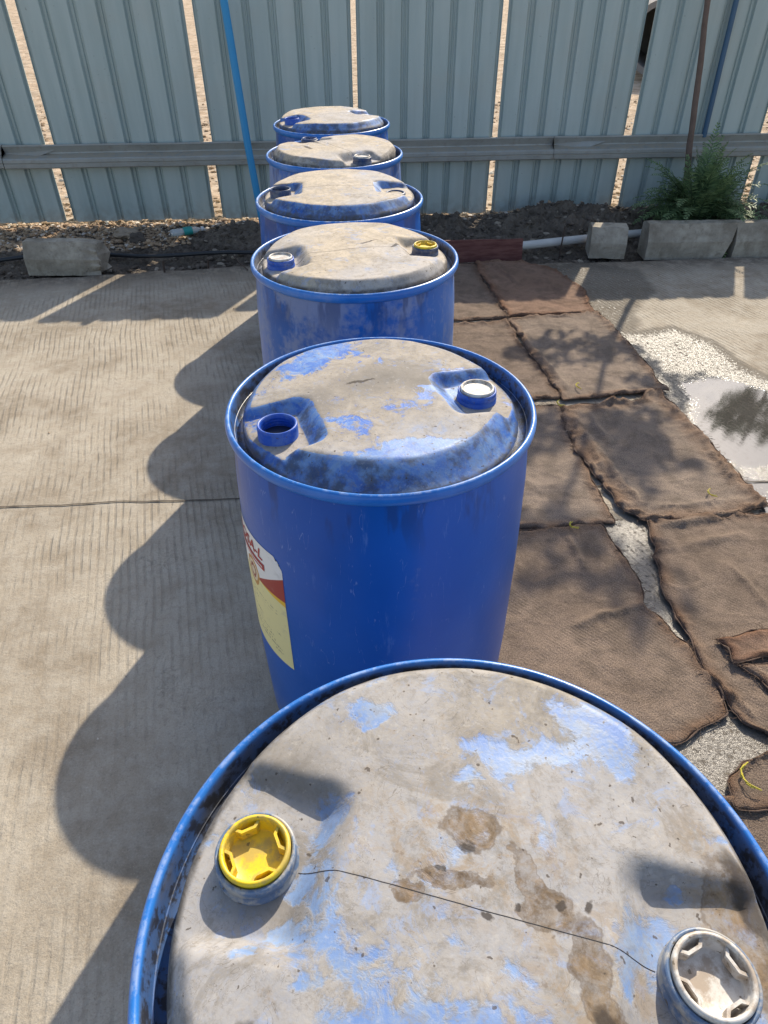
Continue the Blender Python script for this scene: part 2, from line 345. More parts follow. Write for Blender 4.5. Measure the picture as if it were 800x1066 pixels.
def pip(P, poly):
    x, y = P[..., 0], P[..., 1]; ins = np.zeros(x.shape, bool); dist = np.full(x.shape, 1e9); n = len(poly)
    for i in range(n):
        (x1, y1), (x2, y2) = poly[i], poly[(i + 1) % n]
        c = ((y1 > y) != (y2 > y)) & (x < (x2 - x1) * (y - y1) / ((y2 - y1) or 1e-9) + x1); ins ^= c
        dx, dy = x2 - x1, y2 - y1; t = np.clip(((x - x1) * dx + (y - y1) * dy) / (dx * dx + dy * dy), 0, 1)
        dist = np.minimum(dist, np.hypot(x - x1 - t * dx, y - y1 - t * dy))
    return np.where(ins, dist, -dist)
def sstep(a, b, v): t = np.clip((v - a) / (b - a), 0, 1); return t * t * (3 - 2 * t)
WET = [([(1.10, 3.40), (1.35, 3.36), (1.52, 3.42), (1.66, 3.25), (1.70, 2.98), (1.85, 2.75), (2.2, 2.6), (2.2, 2.1), (1.60, 2.18), (1.50, 1.70), (1.30, 1.60), (1.2, 2.2)], .75, .10),
       ([(.70, 1.86), (.95, 1.86), (.93, 1.4), (.96, 1.05), (1.1, .98), (1.1, .80), (.70, .80), (.74, 1.2)], .78, .07),
       ([(1.02, 4.36), (1.25, 4.42), (1.58, 4.28), (1.60, 3.95), (1.42, 3.75), (1.32, 3.4), (1.15, 3.3)], .40, .10)]
PUD = [([(1.34, 2.50), (1.40, 2.78), (1.52, 2.88), (1.62, 2.80), (1.85, 2.62), (2.15, 2.5), (2.15, 2.22), (1.75, 2.20), (1.40, 2.19), (1.28, 2.3)], 1.0, .10),
       ([(1.30, 2.12), (1.48, 2.14), (1.46, 1.95), (1.30, 1.8)], .55, .06)]
def slab(x0, x1, y0, dx, far=False):
    xs = np.arange(x0, x1 + 1e-6, dx); nrow = int((4.5 - y0) / dx); s = np.linspace(0, 1, nrow)
    X = np.repeat(xs[None], nrow, 0); E_ = y_edge(xs) + np.array([.02 * ns(x, 3.3, 0, 6) for x in xs])
    Y = y0 + (E_[None] - y0) * s[:, None]
    P = np.stack([X, Y, np.zeros_like(X)], -1)
    return P
P = slab(-3.2, 3.6, -1.2, .025)
X, Y = P[..., 0], P[..., 1]
wet = np.zeros(X.shape); pud = np.zeros(X.shape)
for poly, a, s_ in WET: wet = np.maximum(wet, a * sstep(-s_, s_ * .6, pip(P, poly)))
for poly, a, s_ in PUD: pud = np.maximum(pud, a * sstep(-s_ * 1.6, s_, pip(P, poly)))
dirt = sstep(.30, .0, y_edge(X) - Y) * .9
# control joint: a real groove across the slab
jy = 1.985 + .045 * (X + .54) + .006 * np.sin(X * 7)
P[..., 2] -= .0
edge_row = P[-1].copy(); edge_row[:, 2] = -.15
top = grid_mesh(P)
for nm, ar in (('wet', wet), ('pud', pud), ('dirt', dirt)):
    at = top.attributes.new(nm, 'FLOAT', 'POINT'); at.data.foreach_set('value', ar.ravel().astype(np.float32))
slab_o = obj('concrete_slab', top, M_CONC); slab_o['kind'] = 'structure'
P2 = np.stack([P[-1], edge_row]); obj('slab_edge', grid_mesh(P2, flip=True), M_KERB)['kind'] = 'structure'
# slab continues outside the detailed area
gm = mesh_from([(-30, -25, -.004), (30, -25, -.004), (30, 4.0, -.004), (-30, 4.0, -.004)], [(0, 1, 2, 3)])
obj('concrete_yard', gm, M_CONC)['kind'] = 'structure'
# joint line (narrow dark filler strip laid in the joint)
jm = N('joint_filler', .2); jm.out(jm.mix(jm.noise(jm.co(), 30, 4), (.05, .042, .035), (.16, .135, .105)), .95)
V = []; F = []
xs = np.arange(-3.2, 3.6, .02)
for i, x in enumerate(xs):
    y = 1.985 + .045 * (x + .54) + .008 * ns(x, .3, 0, 5); h = .0028 + .002 * abs(ns(x, 8.2, 0, 14))
    V += [(x, y - h, .0035), (x, y + h, .0035)]
    if i: F.append((2 * i - 2, 2 * i, 2 * i + 1, 2 * i - 1))
obj('slab_joint', mesh_from(V, F), jm.m)['kind'] = 'structure'

# soil strip between slab and fence
def soil_h(x, y):
    e = float(y_edge(x)); d = y - e
    h = -.045 + .028 * ns(x, y, 0, 7, 5) + .020 * ns(x, y, 2, 22, 4)
    def bump(cx, cy, sx, sy, a): return a * math.exp(-((x - cx) / sx) ** 2 - ((y - cy) / sy) ** 2)
    m_ = bump(1.25, 5.12, .50, .24, .15) + bump(.35, 5.0, .35, .22, .10) + bump(-.95, 4.88, .38, .22, .085) + bump(-.35, 4.9, .5, .25, .06) + bump(2.3, 5.2, .6, .3, .12) + bump(3.2, 5.2, .5, .3, .10)
    h += m_ * (1 + .5 * ns(x, y, 5, 9, 4))
    h += .035 * max(0, min(1, (d - .15) / .4))
    if d < .05: h = min(h, -.02 - .06 * (1 - max(d, 0) / .05) if d < 0 else -.012 + .02 * ns(x, y, 1, 15))
    return h
nx, ny = 420, 92
xs = np.linspace(-3.4, 3.8, nx); V = np.zeros((ny, nx, 3))
for j in range(ny):
    for i, x in enumerate(xs):
        e = float(y_edge(x)) - .04; y = e + (fence_y(x) + .22 - e) * j / (ny - 1)
        V[j, i] = (x, y, soil_h(x, y))
soil_mesh = grid_mesh(V)
obj('soil_strip', soil_mesh, M_SOIL, smooth=False)['kind'] = 'structure'

def rocks(name, mat, n, fpos, smin, smax, flat=.6, kind='stuff', sub=0):
    V = []; F = []
    ico = bmesh.new(); bmesh.ops.create_icosphere(ico, subdivisions=1, radius=1); iv = [v.co.copy() for v in ico.verts]; fi = [[v.index for v in f.verts] for f in ico.faces]; ico.free()
    octv = [Vector(v) for v in ((1, 0, 0), (0, 1, 0), (-1, 0, 0), (0, -1, 0), (0, 0, 1), (0, 0, -1))]
    of = [(0, 1, 4), (1, 2, 4), (2, 3, 4), (3, 0, 4), (1, 0, 5), (2, 1, 5), (3, 2, 5), (0, 3, 5)]
    for _ in range(n):
        x, y, z = fpos(); s_ = smin * (smax / smin) ** (random.random() ** 1.7)
        big = s_ > .014; vs, fs = (iv, fi) if big else (octv, of)
        R_ = Matrix.Rotation(random.uniform(0, 6.3), 3, 'Z') @ Matrix.Rotation(random.uniform(-.5, .5), 3, 'X')
        sc = Vector((s_ * random.uniform(.7, 1.4), s_ * random.uniform(.6, 1.0), s_ * random.uniform(.3, flat)))
        b = len(V)
        for v in vs:
            q = Vector((v.x * sc.x, v.y * sc.y, v.z * sc.z)) * random.uniform(.75, 1.2)
            q = R_ @ q; V.append((x + q.x, y + q.y, z + q.z))
        F += [tuple(b + i for i in f) for f in fs]
    o = obj(name, mesh_from(V, F), mat); o['kind'] = kind; return o
def in_left():
    while True:
        x = random.uniform(-3.3, 3.6); y = fence_y(x) + random.uniform(-.50, .12) * (1 if x < -.6 else .35)
        if x > -.6 and random.random() < .8: continue
        if -1.3 < x < -.5 and y < 5.0: continue
        return x, y, soil_h(x, y) + .004
o = rocks('gravel_under_fence', M_CHIP, 11000, in_left, .007, .024); tag(o, 'tan stone chips spread along the foot of the metal fence', 'gravel')
def in_beyond():
    x = random.uniform(-4, 4.2); t = random.random() ** 2.0
    y = fence_y(x) + .10 + 5.5 * t; x *= (1 + .35 * t * 2)
    return x, y, -.060
o = rocks('gravel_beyond_fence', M_CHIP, 9000, in_beyond, .009, .035); tag(o, 'sunlit tan stone chips on the ground beyond the fence gaps', 'gravel')
def in_soil():
    while True:
        x = random.uniform(-3.3, 3.6); e = float(y_edge(x)); y = random.uniform(e + .0, fence_y(x) - .02)
        if x < -1.4 and y > e + .25 and random.random() < .8: continue
        return x, y, soil_h(x, y) + .003
o = rocks('soil_clods', M_CLOD, 4200, in_soil, .005, .030, .8); tag(o, 'crumbly dark soil clods heaped between the slab and the fence', 'soil')

def on_slab():
    while True:
        x = random.uniform(-2.8, 3.0); y = float(y_edge(x)) - .02 - abs(random.gauss(0, .35)) if random.random() < .8 else random.uniform(.2, 4.2)
        if y > .1: return x, y, .002
o = rocks('loose_grit', M_CHIP, 420, on_slab, .0018, .0055); tag(o, 'loose grit and crumbs scattered over the concrete slab', 'grit')
# ------------------------------------------------------------------ drums
def body_r(z):
    return float(np.interp(z, [0, .02, .06, .3, .55, .75, .845], [.266, .280, .288, .2945, .2945, .290, .283]))
YEL = simple('yellow_plastic', (.80, .60, .02), .35, .10, 20)
def mat_cap(name, a, b, amt):
    k = N(name); co = k.co(); n = k.noise(co, 45, 6, .7); nz = k.sep(k.n('ShaderNodeNewGeometry').outputs['Normal'])[2]
    c = k.mix(k.ma('MULTIPLY', k.rng(n, .42, .60), amt), a, b); sp = k.rng(k.noise(co, 170, 2, .5), .66, .72); c = k.mix(k.ma('MULTIPLY', sp, .7), c, (.10, .07, .03))
    return k.out(c, .42, k.bump(n, .2, .002))
M_YCAP = mat_cap('yellow_cap', (.80, .56, .015), (.42, .31, .09), .75)
M_WCAP = mat_cap('white_cap', (.62, .59, .54), (.38, .31, .24), 1.0)
M_BCAP = mat_cap('blue_cap', (.02, .06, .20), (.16, .16, .17), .5)
M_NECK_SHADE = simple('painted_neck_shade', (.012, .02, .05), .5)
M_SEAM = simple('seam_line', (.045, .04, .035), .8)
M_NECK_DUSTY = mat_cap('dusty_neck', (.10, .16, .27), (.36, .35, .33), 1.1)
M_NECK_BLUE = mat_cap('blue_neck', (.010, .075, .42), (.16, .24, .42), .35)
M_NECK_DARK = mat_cap('dark_neck', (.02, .045, .12), (.20, .19, .18), .5)

def lid_height(u, v, zt, bungs, fwid=.030):
    fdrop = .010 + fwid * .40
    """z of the moulded lid at local (u, v); bungs = list of (u, v)"""
    r = math.hypot(u, v); fr = float(sstep(-.15, .85, -v / max(r, 1e-6)))
    z = zt + .004 * (1 - (r / .2) ** 2 if r < .2 else 0)
    z -= .016 * float(np.clip((abs(u) - .14) / .12, 0, 1)) ** 1.3
    z -= (.014 + fdrop * fr) * float(sstep(.246 - fwid * fr, .2665, r))
    z += .0022 * ns(u + zt * 50, v, 0, 9, 2)
    for bu, bv in bungs:
        s = 1 if bu > 0 else -1
        uu = (u - bu) * s; vv = v - bv
        wid = .060 + .10 * max(0, uu + .02)
        inner = float(sstep(-.084, -.040, uu)); side = float(sstep(wid + .028, wid - .006, abs(vv)))
        depth = .026 * inner * side
        zf = zt - .026 - .16 * max(0, uu - .02)
        if depth > 0 and z > zf: z = max(z - depth, zf)
    return z
def cap_lug_mesh(r, depth):
    """one raised grip lug: a short bar across the recess with a pocket behind it"""
    bm = bmesh.new()
    P2 = lambda rr, a: (rr * math.cos(a), rr * math.sin(a))
    pts = [P2(r, -.46), P2(r * .76, -.34), P2(r * .76, .34), P2(r, .46)]
    inn = [P2(r * 1.0, -.36), P2(r * .84, -.25), P2(r * .84, .25), P2(r * 1.0, .36)]
    z0, z1 = -depth, -.002
    lo = [bm.verts.new((x, y, z0)) for x, y in pts]; hi = [bm.verts.new((x, y, z1)) for x, y in pts]
    ih = [bm.verts.new((x, y, z1)) for x, y in inn]; il = [bm.verts.new((x, y, z0)) for x, y in inn]
    for i in range(3):
        bm.faces.new((lo[i], lo[i + 1], hi[i + 1], hi[i])); bm.faces.new((hi[i], hi[i + 1], ih[i + 1], ih[i])); bm.faces.new((ih[i], ih[i + 1], il[i + 1], il[i]))
    bmesh.ops.recalc_face_normals(bm, faces=bm.faces); return bm
def ring_mesh(prof, n=48): return lathe(prof, n)
def add_bung(parent, u, v, zt, kind, neckmat, r=.0305, h=.030, tilt=(0, 0), nang=0, dep=.0155):
    """kind: yellow / white / blue / open / hole"""
    ro = r * 1.15; zt0 = zt
    if kind == 'hole':
        nk = obj('neck', ring_mesh([(r * 1.2, zt - .040), (r * 1.2, zt - .022), (r * 1.1, zt - .018), (r * .95, zt - .018), (r * .9, zt - .023), (r * .88, zt - .06)], 40), neckmat, parent, True)
    elif kind == 'open':
        pr = [(ro * 1.22, zt - .040), (ro * 1.20, zt - .034), (ro * 1.05, zt - .032), (ro * 1.05, zt - .006), (ro * 1.03, zt - .001), (ro * .99, zt), (ro * .92, zt - .001), (ro * .885, zt - .004)]
        for q in range(4): pr += [(ro * .885, zt - .006 - q * .006), (ro * .84, zt - .008 - q * .006), (ro * .885, zt - .010 - q * .006)]
        pr += [(ro * .84, zt - .06)]
        nk = obj('neck', ring_mesh(pr), neckmat, parent, True)
    else:
        pr = [(ro * 1.20, zt - .042), (ro * 1.14, zt - .034), (ro * 1.10, zt - .030), (ro * 1.10, zt - .020), (ro * 1.02, zt - .018), (ro * 1.07, zt - .015), (ro * 1.07, zt - .006), (ro * 1.03, zt - .003), (ro * .96, zt - .004), (ro * .95, zt - .02)]
        nk = obj('neck', ring_mesh(pr), neckmat, parent, True)
    nk.location = (u, v, 0); nk.rotation_euler = (tilt[0], tilt[1], nang)
    if kind in ('open', 'hole'):
        d = obj('neck_shade_disc', ring_mesh([(.0001, zt - .0245), (ro * .90 if kind == 'open' else r * .93, zt - .0245)], 32), M_NECK_SHADE, nk)  # shallow near-black disc paints the shade down inside the open neck
        return
    cm = {'yellow': M_YCAP, 'white': M_WCAP, 'blue': M_BCAP}[kind]
    q = dep / .0175
    cp = obj('bung_cap', ring_mesh([(r * 1.06, -.010), (r * 1.08, -.001), (r * 1.05, .0015), (r * .96, .002), (r * .93, .0), (r * .915, -.004 * q), (r * .915, -.007 * q), (r * .89, -.008 * q), (r * .89, -.011 * q), (r * .865, -.012 * q), (r * .865, -.0165 * q), (r * .82, -.0182 * q), (r * .4, -.0175 * q), (.0002, -.0175 * q)]), cm, nk, True)
    cp.location = (0, 0, zt)
    for kk in range(4 if dep > .004 else 0):
        lg = obj('grip_lug', cap_lug_mesh(r * .915, dep * .92), cm, cp); lg.rotation_euler = (0, 0, math.radians(40) + kk * PI / 2 - nang)

def make_drum(label, cx, cy, axis, zt, bungs, kinds, lidmat, bodymat, rimmat, neckmats, fwid=.010, seam=True, seamtilt=0):
    D = thing('plastic_drum', label, 'drum', (cx, cy, 0), math.radians(axis), 'blue plastic drums standing in a row')
    prof = [(.0001, .006), (.235, .006), (.240, .0), (.258, .0), (.268, .006)]
    for z in np.linspace(.02, .838, 26): prof.append((body_r(z), z))
    prof += [(.2825, .846), (.2815, .850)]
    obj('body', lathe(prof, 128), bodymat, D, True)
    rp = [(.2790, .8445), (.284, .846), (.2905, .851), (.2945, .857), (.2955, .864), (.2938, .8705), (.2900, .8738), (.2868, .8730), (.2846, .868), (.2825, .858), (.2805, .846), (.277, .836), (.268, .832), (.2600, .832)]
    rp = [(a, b) for a, b in rp]
    obj('rim', lathe(rp, 160), rimmat, D, True)
    # lid: polar grid with denser rings outward
    rs = np.concatenate([np.linspace(.0005, .2585, 62), [.2608, .2625, .2636, .2642, .2642, .2638]]); na = 288
    P = np.zeros((len(rs), na, 3))
    for j, r in enumerate(rs):
        for i in range(na):
            t = 2 * PI * i / na; u, v = r * math.cos(t), r * math.sin(t)
            z = lid_height(u, v, zt, bungs, fwid)
            if j >= 62: z -= {0: .0006, 1: .0016, 2: .0035, 3: .007, 4: .014, 5: .024}[j - 62]
            P[j, i] = (u, v, z)
    lid = obj('lid', grid_mesh(P, closed_u=True), lidmat, D, True)
    for (u, v), kd, nm in zip(bungs, kinds, neckmats):
        add_bung(D, u, v, zt + (.0 if kd != 'hole' else -.004), kd, nm, nang=random.uniform(0, 1), dep=.0155 if zt == .905 else (.003 if kd == 'white' else .008))
    if seam:
        bm = bmesh.new(); pts = []
        for q in range(90):
            f = q / 89; u = bungs[0][0] * (1 - f) + bungs[1][0] * f; v = bungs[0][1] * (1 - f) + bungs[1][1] * f
            if abs(u - bungs[0][0]) < .036 or abs(u - bungs[1][0]) < .036: continue
            v += .0003 * ns(u, 3, 0, 40) + seamtilt * (u)
            pts.append((u, v, lid_height(u, v, zt, bungs, fwid) + .0000))
        tube_bm(bm, pts, .00042, 5); obj('seam', bm, M_SEAM, D)
    return D

# positions of bungs in each drum's own frame
def loc2(ax, dx, dy):
    a = -math.radians(ax); return (dx * math.cos(a) - dy * math.sin(a), dx * math.sin(a) + dy * math.cos(a))
st1 = [(-.008, .060, .028, .024, 20), (.048, .030, .010, .035, 30), (.062, .008, .024, .018, 0), (.108, -.035, .018, .050, 20), (.125, -.085, .022, .035, 0), (.232, .045, .022, .060, 30), (-.02, .015, .03, .008, 10), (-.05, -.005, .012, .010, 0)]
bl1 = [(-.04, -.11, .13, .075, 0), (.02, .15, .085, .03, 20), (.10, .20, .06, .03, -30), (.135, .0, .012, .05, 0), (-.15, -.06, .018, .012, 40), (-.11, -.09, .03, .010, 40), (-.18, -.085, .02, .014, 30), (.17, .05, .012, .008, 0), (-.02, .10, .02, .012, 0), (.05, .07, .02, .03, 0), (-.13, .16, .035, .018, 30)]
dk1 = [(.075, .015, .006, .005, 0), (-.03, .02, .005, .003, 0), (.10, .02, .004, .006, 0), (-.15, -.14, .008, .016, 30), (.018, -.01, .006, .004, 0), (-.012, .048, .006, .006, 0), (.038, .008, .0035, .0035, 0), (.238, .075, .014, .040, 30), (.118, -.07, .010, .022, 30)]
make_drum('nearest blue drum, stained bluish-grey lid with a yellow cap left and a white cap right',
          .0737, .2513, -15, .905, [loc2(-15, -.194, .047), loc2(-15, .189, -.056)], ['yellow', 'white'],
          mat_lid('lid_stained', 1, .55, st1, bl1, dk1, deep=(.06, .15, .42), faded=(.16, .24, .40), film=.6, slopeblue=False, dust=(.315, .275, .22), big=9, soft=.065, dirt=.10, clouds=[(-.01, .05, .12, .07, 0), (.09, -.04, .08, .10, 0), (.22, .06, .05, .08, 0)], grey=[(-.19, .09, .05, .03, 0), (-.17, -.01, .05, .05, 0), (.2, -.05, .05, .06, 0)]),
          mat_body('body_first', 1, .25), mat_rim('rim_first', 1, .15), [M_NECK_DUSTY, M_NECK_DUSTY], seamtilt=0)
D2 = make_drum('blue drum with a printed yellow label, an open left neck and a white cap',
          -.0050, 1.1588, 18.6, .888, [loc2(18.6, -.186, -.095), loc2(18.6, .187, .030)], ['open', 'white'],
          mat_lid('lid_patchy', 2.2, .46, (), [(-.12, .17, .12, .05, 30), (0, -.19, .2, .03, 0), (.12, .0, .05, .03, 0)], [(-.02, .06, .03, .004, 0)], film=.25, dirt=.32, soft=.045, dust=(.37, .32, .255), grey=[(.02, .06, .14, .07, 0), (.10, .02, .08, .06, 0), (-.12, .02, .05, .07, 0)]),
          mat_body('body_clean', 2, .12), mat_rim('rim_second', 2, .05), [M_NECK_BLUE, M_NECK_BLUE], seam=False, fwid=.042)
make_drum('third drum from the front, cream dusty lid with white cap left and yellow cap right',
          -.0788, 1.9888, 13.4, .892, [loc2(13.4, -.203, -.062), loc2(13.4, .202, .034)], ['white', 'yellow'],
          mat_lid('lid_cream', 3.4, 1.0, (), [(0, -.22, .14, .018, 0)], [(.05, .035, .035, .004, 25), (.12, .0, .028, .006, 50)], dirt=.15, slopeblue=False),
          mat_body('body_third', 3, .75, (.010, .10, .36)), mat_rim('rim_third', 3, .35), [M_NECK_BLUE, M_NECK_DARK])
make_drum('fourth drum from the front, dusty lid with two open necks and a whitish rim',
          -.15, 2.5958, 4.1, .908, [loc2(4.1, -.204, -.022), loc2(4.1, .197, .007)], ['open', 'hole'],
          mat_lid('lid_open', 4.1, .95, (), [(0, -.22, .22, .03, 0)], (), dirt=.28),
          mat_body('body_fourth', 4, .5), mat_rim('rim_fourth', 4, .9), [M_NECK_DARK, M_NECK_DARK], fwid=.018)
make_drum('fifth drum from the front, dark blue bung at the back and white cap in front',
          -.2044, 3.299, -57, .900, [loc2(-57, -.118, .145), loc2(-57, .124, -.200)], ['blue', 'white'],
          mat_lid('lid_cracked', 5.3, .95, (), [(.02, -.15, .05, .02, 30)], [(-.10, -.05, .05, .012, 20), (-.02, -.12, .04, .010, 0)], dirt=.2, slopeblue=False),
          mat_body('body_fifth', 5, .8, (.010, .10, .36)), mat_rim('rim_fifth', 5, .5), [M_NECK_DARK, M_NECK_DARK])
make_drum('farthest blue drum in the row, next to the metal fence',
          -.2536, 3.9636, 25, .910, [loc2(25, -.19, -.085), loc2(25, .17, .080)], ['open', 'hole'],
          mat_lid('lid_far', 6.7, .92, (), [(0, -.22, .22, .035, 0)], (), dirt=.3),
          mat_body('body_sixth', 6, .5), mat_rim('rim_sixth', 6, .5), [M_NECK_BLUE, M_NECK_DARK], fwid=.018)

# printed label on the second drum
def label_mat():
    k = N('printed_label'); uv = k.co('UV'); s = k.sep(uv); u, v = s[0], s[1]
    c = (.80, .71, .34)
    nz_ = k.noise(uv, 12, 5, .6)
    # lower yellow area with rows of small illegible print
    row = k.ma('FRACT', k.ma('MULTIPLY', v, 26.)); rw = k.rng(row, .50, .40)
    g = k.noise(k.vm('MULTIPLY', uv, (95, 26, 0)), 1, 1, .5); ink = k.ma('MULTIPLY', rw, k.rng(g, .50, .54))
    reg = k.ma('MULTIPLY', k.rng(v, .52, .50), k.rng(v, .06, .08)); reg = k.ma('MULTIPLY', reg, k.rng(k.noise(k.vm('MULTIPLY', uv, (3, 9, 0)), 1, 1), .46, .5))
    reg = k.ma('MULTIPLY', reg, k.ma('MULTIPLY', k.rng(u, .93, .90), k.rng(u, .30, .33)))
    c = k.mix(k.ma('MULTIPLY', k.ma('MULTIPLY', ink, reg), .7), c, (.12, .10, .08))
    # orange line, red swoosh and white head, all following a falling curve
    inv = k.ma('SUBTRACT', 1.0, u)
    c = k.mix(k.rng(k.ma('SUBTRACT', v, k.ma('MULTIPLY', inv, .18)), .605, .610, smooth=False), c, (.80, .48, .03))
    c = k.mix(k.rng(v, .648, .652, smooth=False), c, (.36, .035, .03))
    whl = k.rng(k.ma('ADD', v, k.ma('MULTIPLY', inv, .75)), .845, .850, smooth=False)
    c = k.mix(k.ma('MULTIPLY', whl, k.rng(v, .645, .66)), c, (.80, .78, .74))
    # fried onion ring picture
    q = k.vm('MULTIPLY', k.vm('SUBTRACT', uv, (.685, .67, 0)), (1 / .085, 1 / .115, 0)); d = k.ma('ADD', k.vm('LENGTH', q), k.ma('MULTIPLY', k.ma('SUBTRACT', nz_, .5), .5))
    c = k.mix(k.rng(d, 1.0, .92), c, (.50, .25, .06)); c = k.mix(k.rng(d, .74, .68), c, (.72, .60, .42)); c = k.mix(k.rng(d, .52, .46), c, (.28, .06, .03)); c = k.mix(k.rng(d, .34, .28), c, (.70, .58, .40))
    c = k.mix(k.rng(nz_, .55, .75, 0, .3), c, (.35, .32, .27))
    return k.out(c, .5)
A0, A1, Z0, Z1 = math.radians(158), math.radians(230.5), .358, .672
def on_drum(s, t, off): # s along arc 0..1, t height 0..1
    a = A0 + (A1 - A0) * s - math.radians(18.6); z = Z0 + (Z1 - Z0) * t; r = body_r(z) + off
    return (r * math.cos(a), r * math.sin(a), z)
nu, nv = 60, 40; P = np.zeros((nv, nu, 3)); UV = []
for j in range(nv):
    for i in range(nu):
        s, t = i / (nu - 1), j / (nv - 1)
        s2, t2 = s, t
        if s > .93 and t > .90:   # torn, rounded upper corner
            k_ = max(0, ((s - .93) / .07) ** 2 + ((t - .90) / .10) ** 2 - 1); s2 = s - .05 * k_; t2 = t - .06 * k_
        P[j, i] = on_drum(s2, t2, .0007)
me = grid_mesh(P); uvl = me.uv_layers.new(name='UVMap')
for l in me.loops:
    i, j = l.vertex_index % nu, l.vertex_index // nu; uvl.data[l.index].uv = (i / (nu - 1), j / (nv - 1))
lab = obj('label_sheet', me, label_mat(), D2, True)
def bent_text(name, txt, s0, t0, height, width, mat, parent, off=.0016, shear=.25, rise=0.):
    cu = bpy.data.curves.new('t', 'FONT'); cu.body = txt; cu.size = 1; cu.shear = shear; cu.offset = .02
    to = bpy.data.objects.new('t', cu); C.objects.link(to); bpy.context.view_layer.update()
    me = bpy.data.meshes.new_from_object(to.evaluated_get(bpy.context.evaluated_depsgraph_get())); bpy.data.objects.remove(to)
    xs = [v.co.x for v in me.vertices]; ys = [v.co.y for v in me.vertices]; x0, x1, y0, y1 = min(xs), max(xs), min(ys), max(ys)
    bm = bmesh.new(); bm.from_mesh(me); bmesh.ops.triangulate(bm, faces=bm.faces)
    bmesh.ops.subdivide_edges(bm, edges=bm.edges, cuts=1)
    for v in bm.verts:
        f = (v.co.x - x0) / (x1 - x0); g = (v.co.y - y0) / (y1 - y0)
        v.co = Vector(on_drum(s0 + width * f, t0 + height * g + rise * f, off))
    me.materials.clear(); bm.to_mesh(me); bm.free()
    return obj(name, me, mat, parent)
M_RED = simple('red_print', (.42, .03, .03), .5, .1); M_WHITE = simple('white_print', (.75, .73, .7), .5, .05)
bent_text('lettering', 'ROSA-L', .49, .872, .088, .345, M_RED, lab)
nu2 = 24; P = np.zeros((2, nu2, 3))
for i in range(nu2):
    f = i / (nu2 - 1); s = .50 + .345 * f
    P[0, i] = on_drum(s, .795, .0016); P[1, i] = on_drum(s, .848, .0016)
st = obj('printed_strip', grid_mesh(P), M_RED, lab)
bm = bmesh.new()
for q in range(34):
    s = .52 + .31 * q / 34
    vs = [bm.verts.new(on_drum(*a)) for a in ((s, .813, .0022), (s + .006, .813, .0022), (s + .006, .829, .0022), (s, .829, .0022))]; bm.faces.new(vs)
obj('fine_print', bm, M_WHITE, lab)

# ------------------------------------------------------------------ fence
FN = thing('metal_fence', 'grey-green corrugated sheet metal fence with narrow open gaps and a long rail', 'fence', (0, 5.3, 0))
def panel(xa, xb, zt_, lean):
    pr = []; n = 6; pit = (xb - xa) / n; x = xa
    pr += [(xa, -.008), (xa + .004, -.022), (xa + .018, -.022), (xa + .026, 0)]
    for i in range(1, n):
        c = xa + pit * i
        pr += [(c - .027, 0), (c - .018, -.022), (c - .005, -.022), (c - .001, -.012), (c + .001, -.012), (c + .005, -.022), (c + .018, -.022), (c + .027, 0)]
    pr += [(xb - .026, 0), (xb - .018, -.022), (xb - .004, -.022), (xb, -.008)]
    P = np.zeros((8, len(pr), 3))
    for j in range(8):
        z = .035 + (zt_ - .035) * j / 7
        for i, (x, d) in enumerate(pr):
            xx = x + lean * z
            P[j, i] = (xx, fence_y(xx) - 5.3 + .006 - d + .004 * ns(x, z, 1, 2.5, 2), z)
    o = obj('panel', grid_mesh(P), M_SHEET, FN); sm = o.modifiers.new('s', 'SOLIDIFY'); sm.thickness = .0012; sm.offset = 1
    return o
gaps = [(-3.30, .05), (-2.262, .055), (-1.195, .058), (-.176, .030), (.79, .040), (1.735, .055), (2.72, .05), (3.70, .04)]
for (a, wa), (b, wb), ln, zt_ in zip(gaps[:-1], gaps[1:], [0, .003, 0, .002, -.003, -.004, .002], [1.42, 1.43, 1.46, 1.39, 1.40, 1.38, 1.41]):
    panel(a + wa / 2, b - wb / 2, zt_, ln)
# rail: folded section, three lengths
def rail(xa, xb, dz=0):
    sec = [(.0, .566), (-.026, .570), (-.034, .562), (-.030, .556), (-.012, .520), (-.014, .512), (-.078, .496), (-.084, .488), (-.084, .470), (-.079, .466), (-.084, .462), (-.082, .438), (-.070, .431), (-.020, .431), (.0, .431)]
    n = 60; P = np.zeros((len(sec), n, 3))
    for i in range(n):
        x = xa + (xb - xa) * i / (n - 1)
        for j, (d, z) in enumerate(sec): P[j, i] = (x, fence_y(x) - 5.3 + d + .002 + .003 * ns(x, z * .3, 3, 3, 2), z - .028 + dz + .003 * ns(x, 2, 2, 1.5, 2) - .004 * x * .3)
    me = grid_mesh(P); bm = bmesh.new(); bm.from_mesh(me)
    b2 = [e for e in bm.edges if e.is_boundary]
    bmesh.ops.holes_fill(bm, edges=b2, sides=0); bmesh.ops.recalc_face_normals(bm, faces=bm.faces)
    return obj('rail', bm, M_RAIL, FN)
rail(-3.6, -2.565, .003); rail(-2.56, 1.2); rail(1.203, 3.9, .001)
# posts behind the panels carry the rail
M_POST = simple('steel_post', (.16, .17, .17), .6)
for x in (-3.3, -1.7, .3, 2.3, 3.7):
    bm = bmesh.new(); tube_bm(bm, [(x, fence_y(x) - 5.3 + .075, -.2), (x, fence_y(x) - 5.3 + .075, 1.36)], .022, 10); obj('post', bm, M_POST, FN, True)

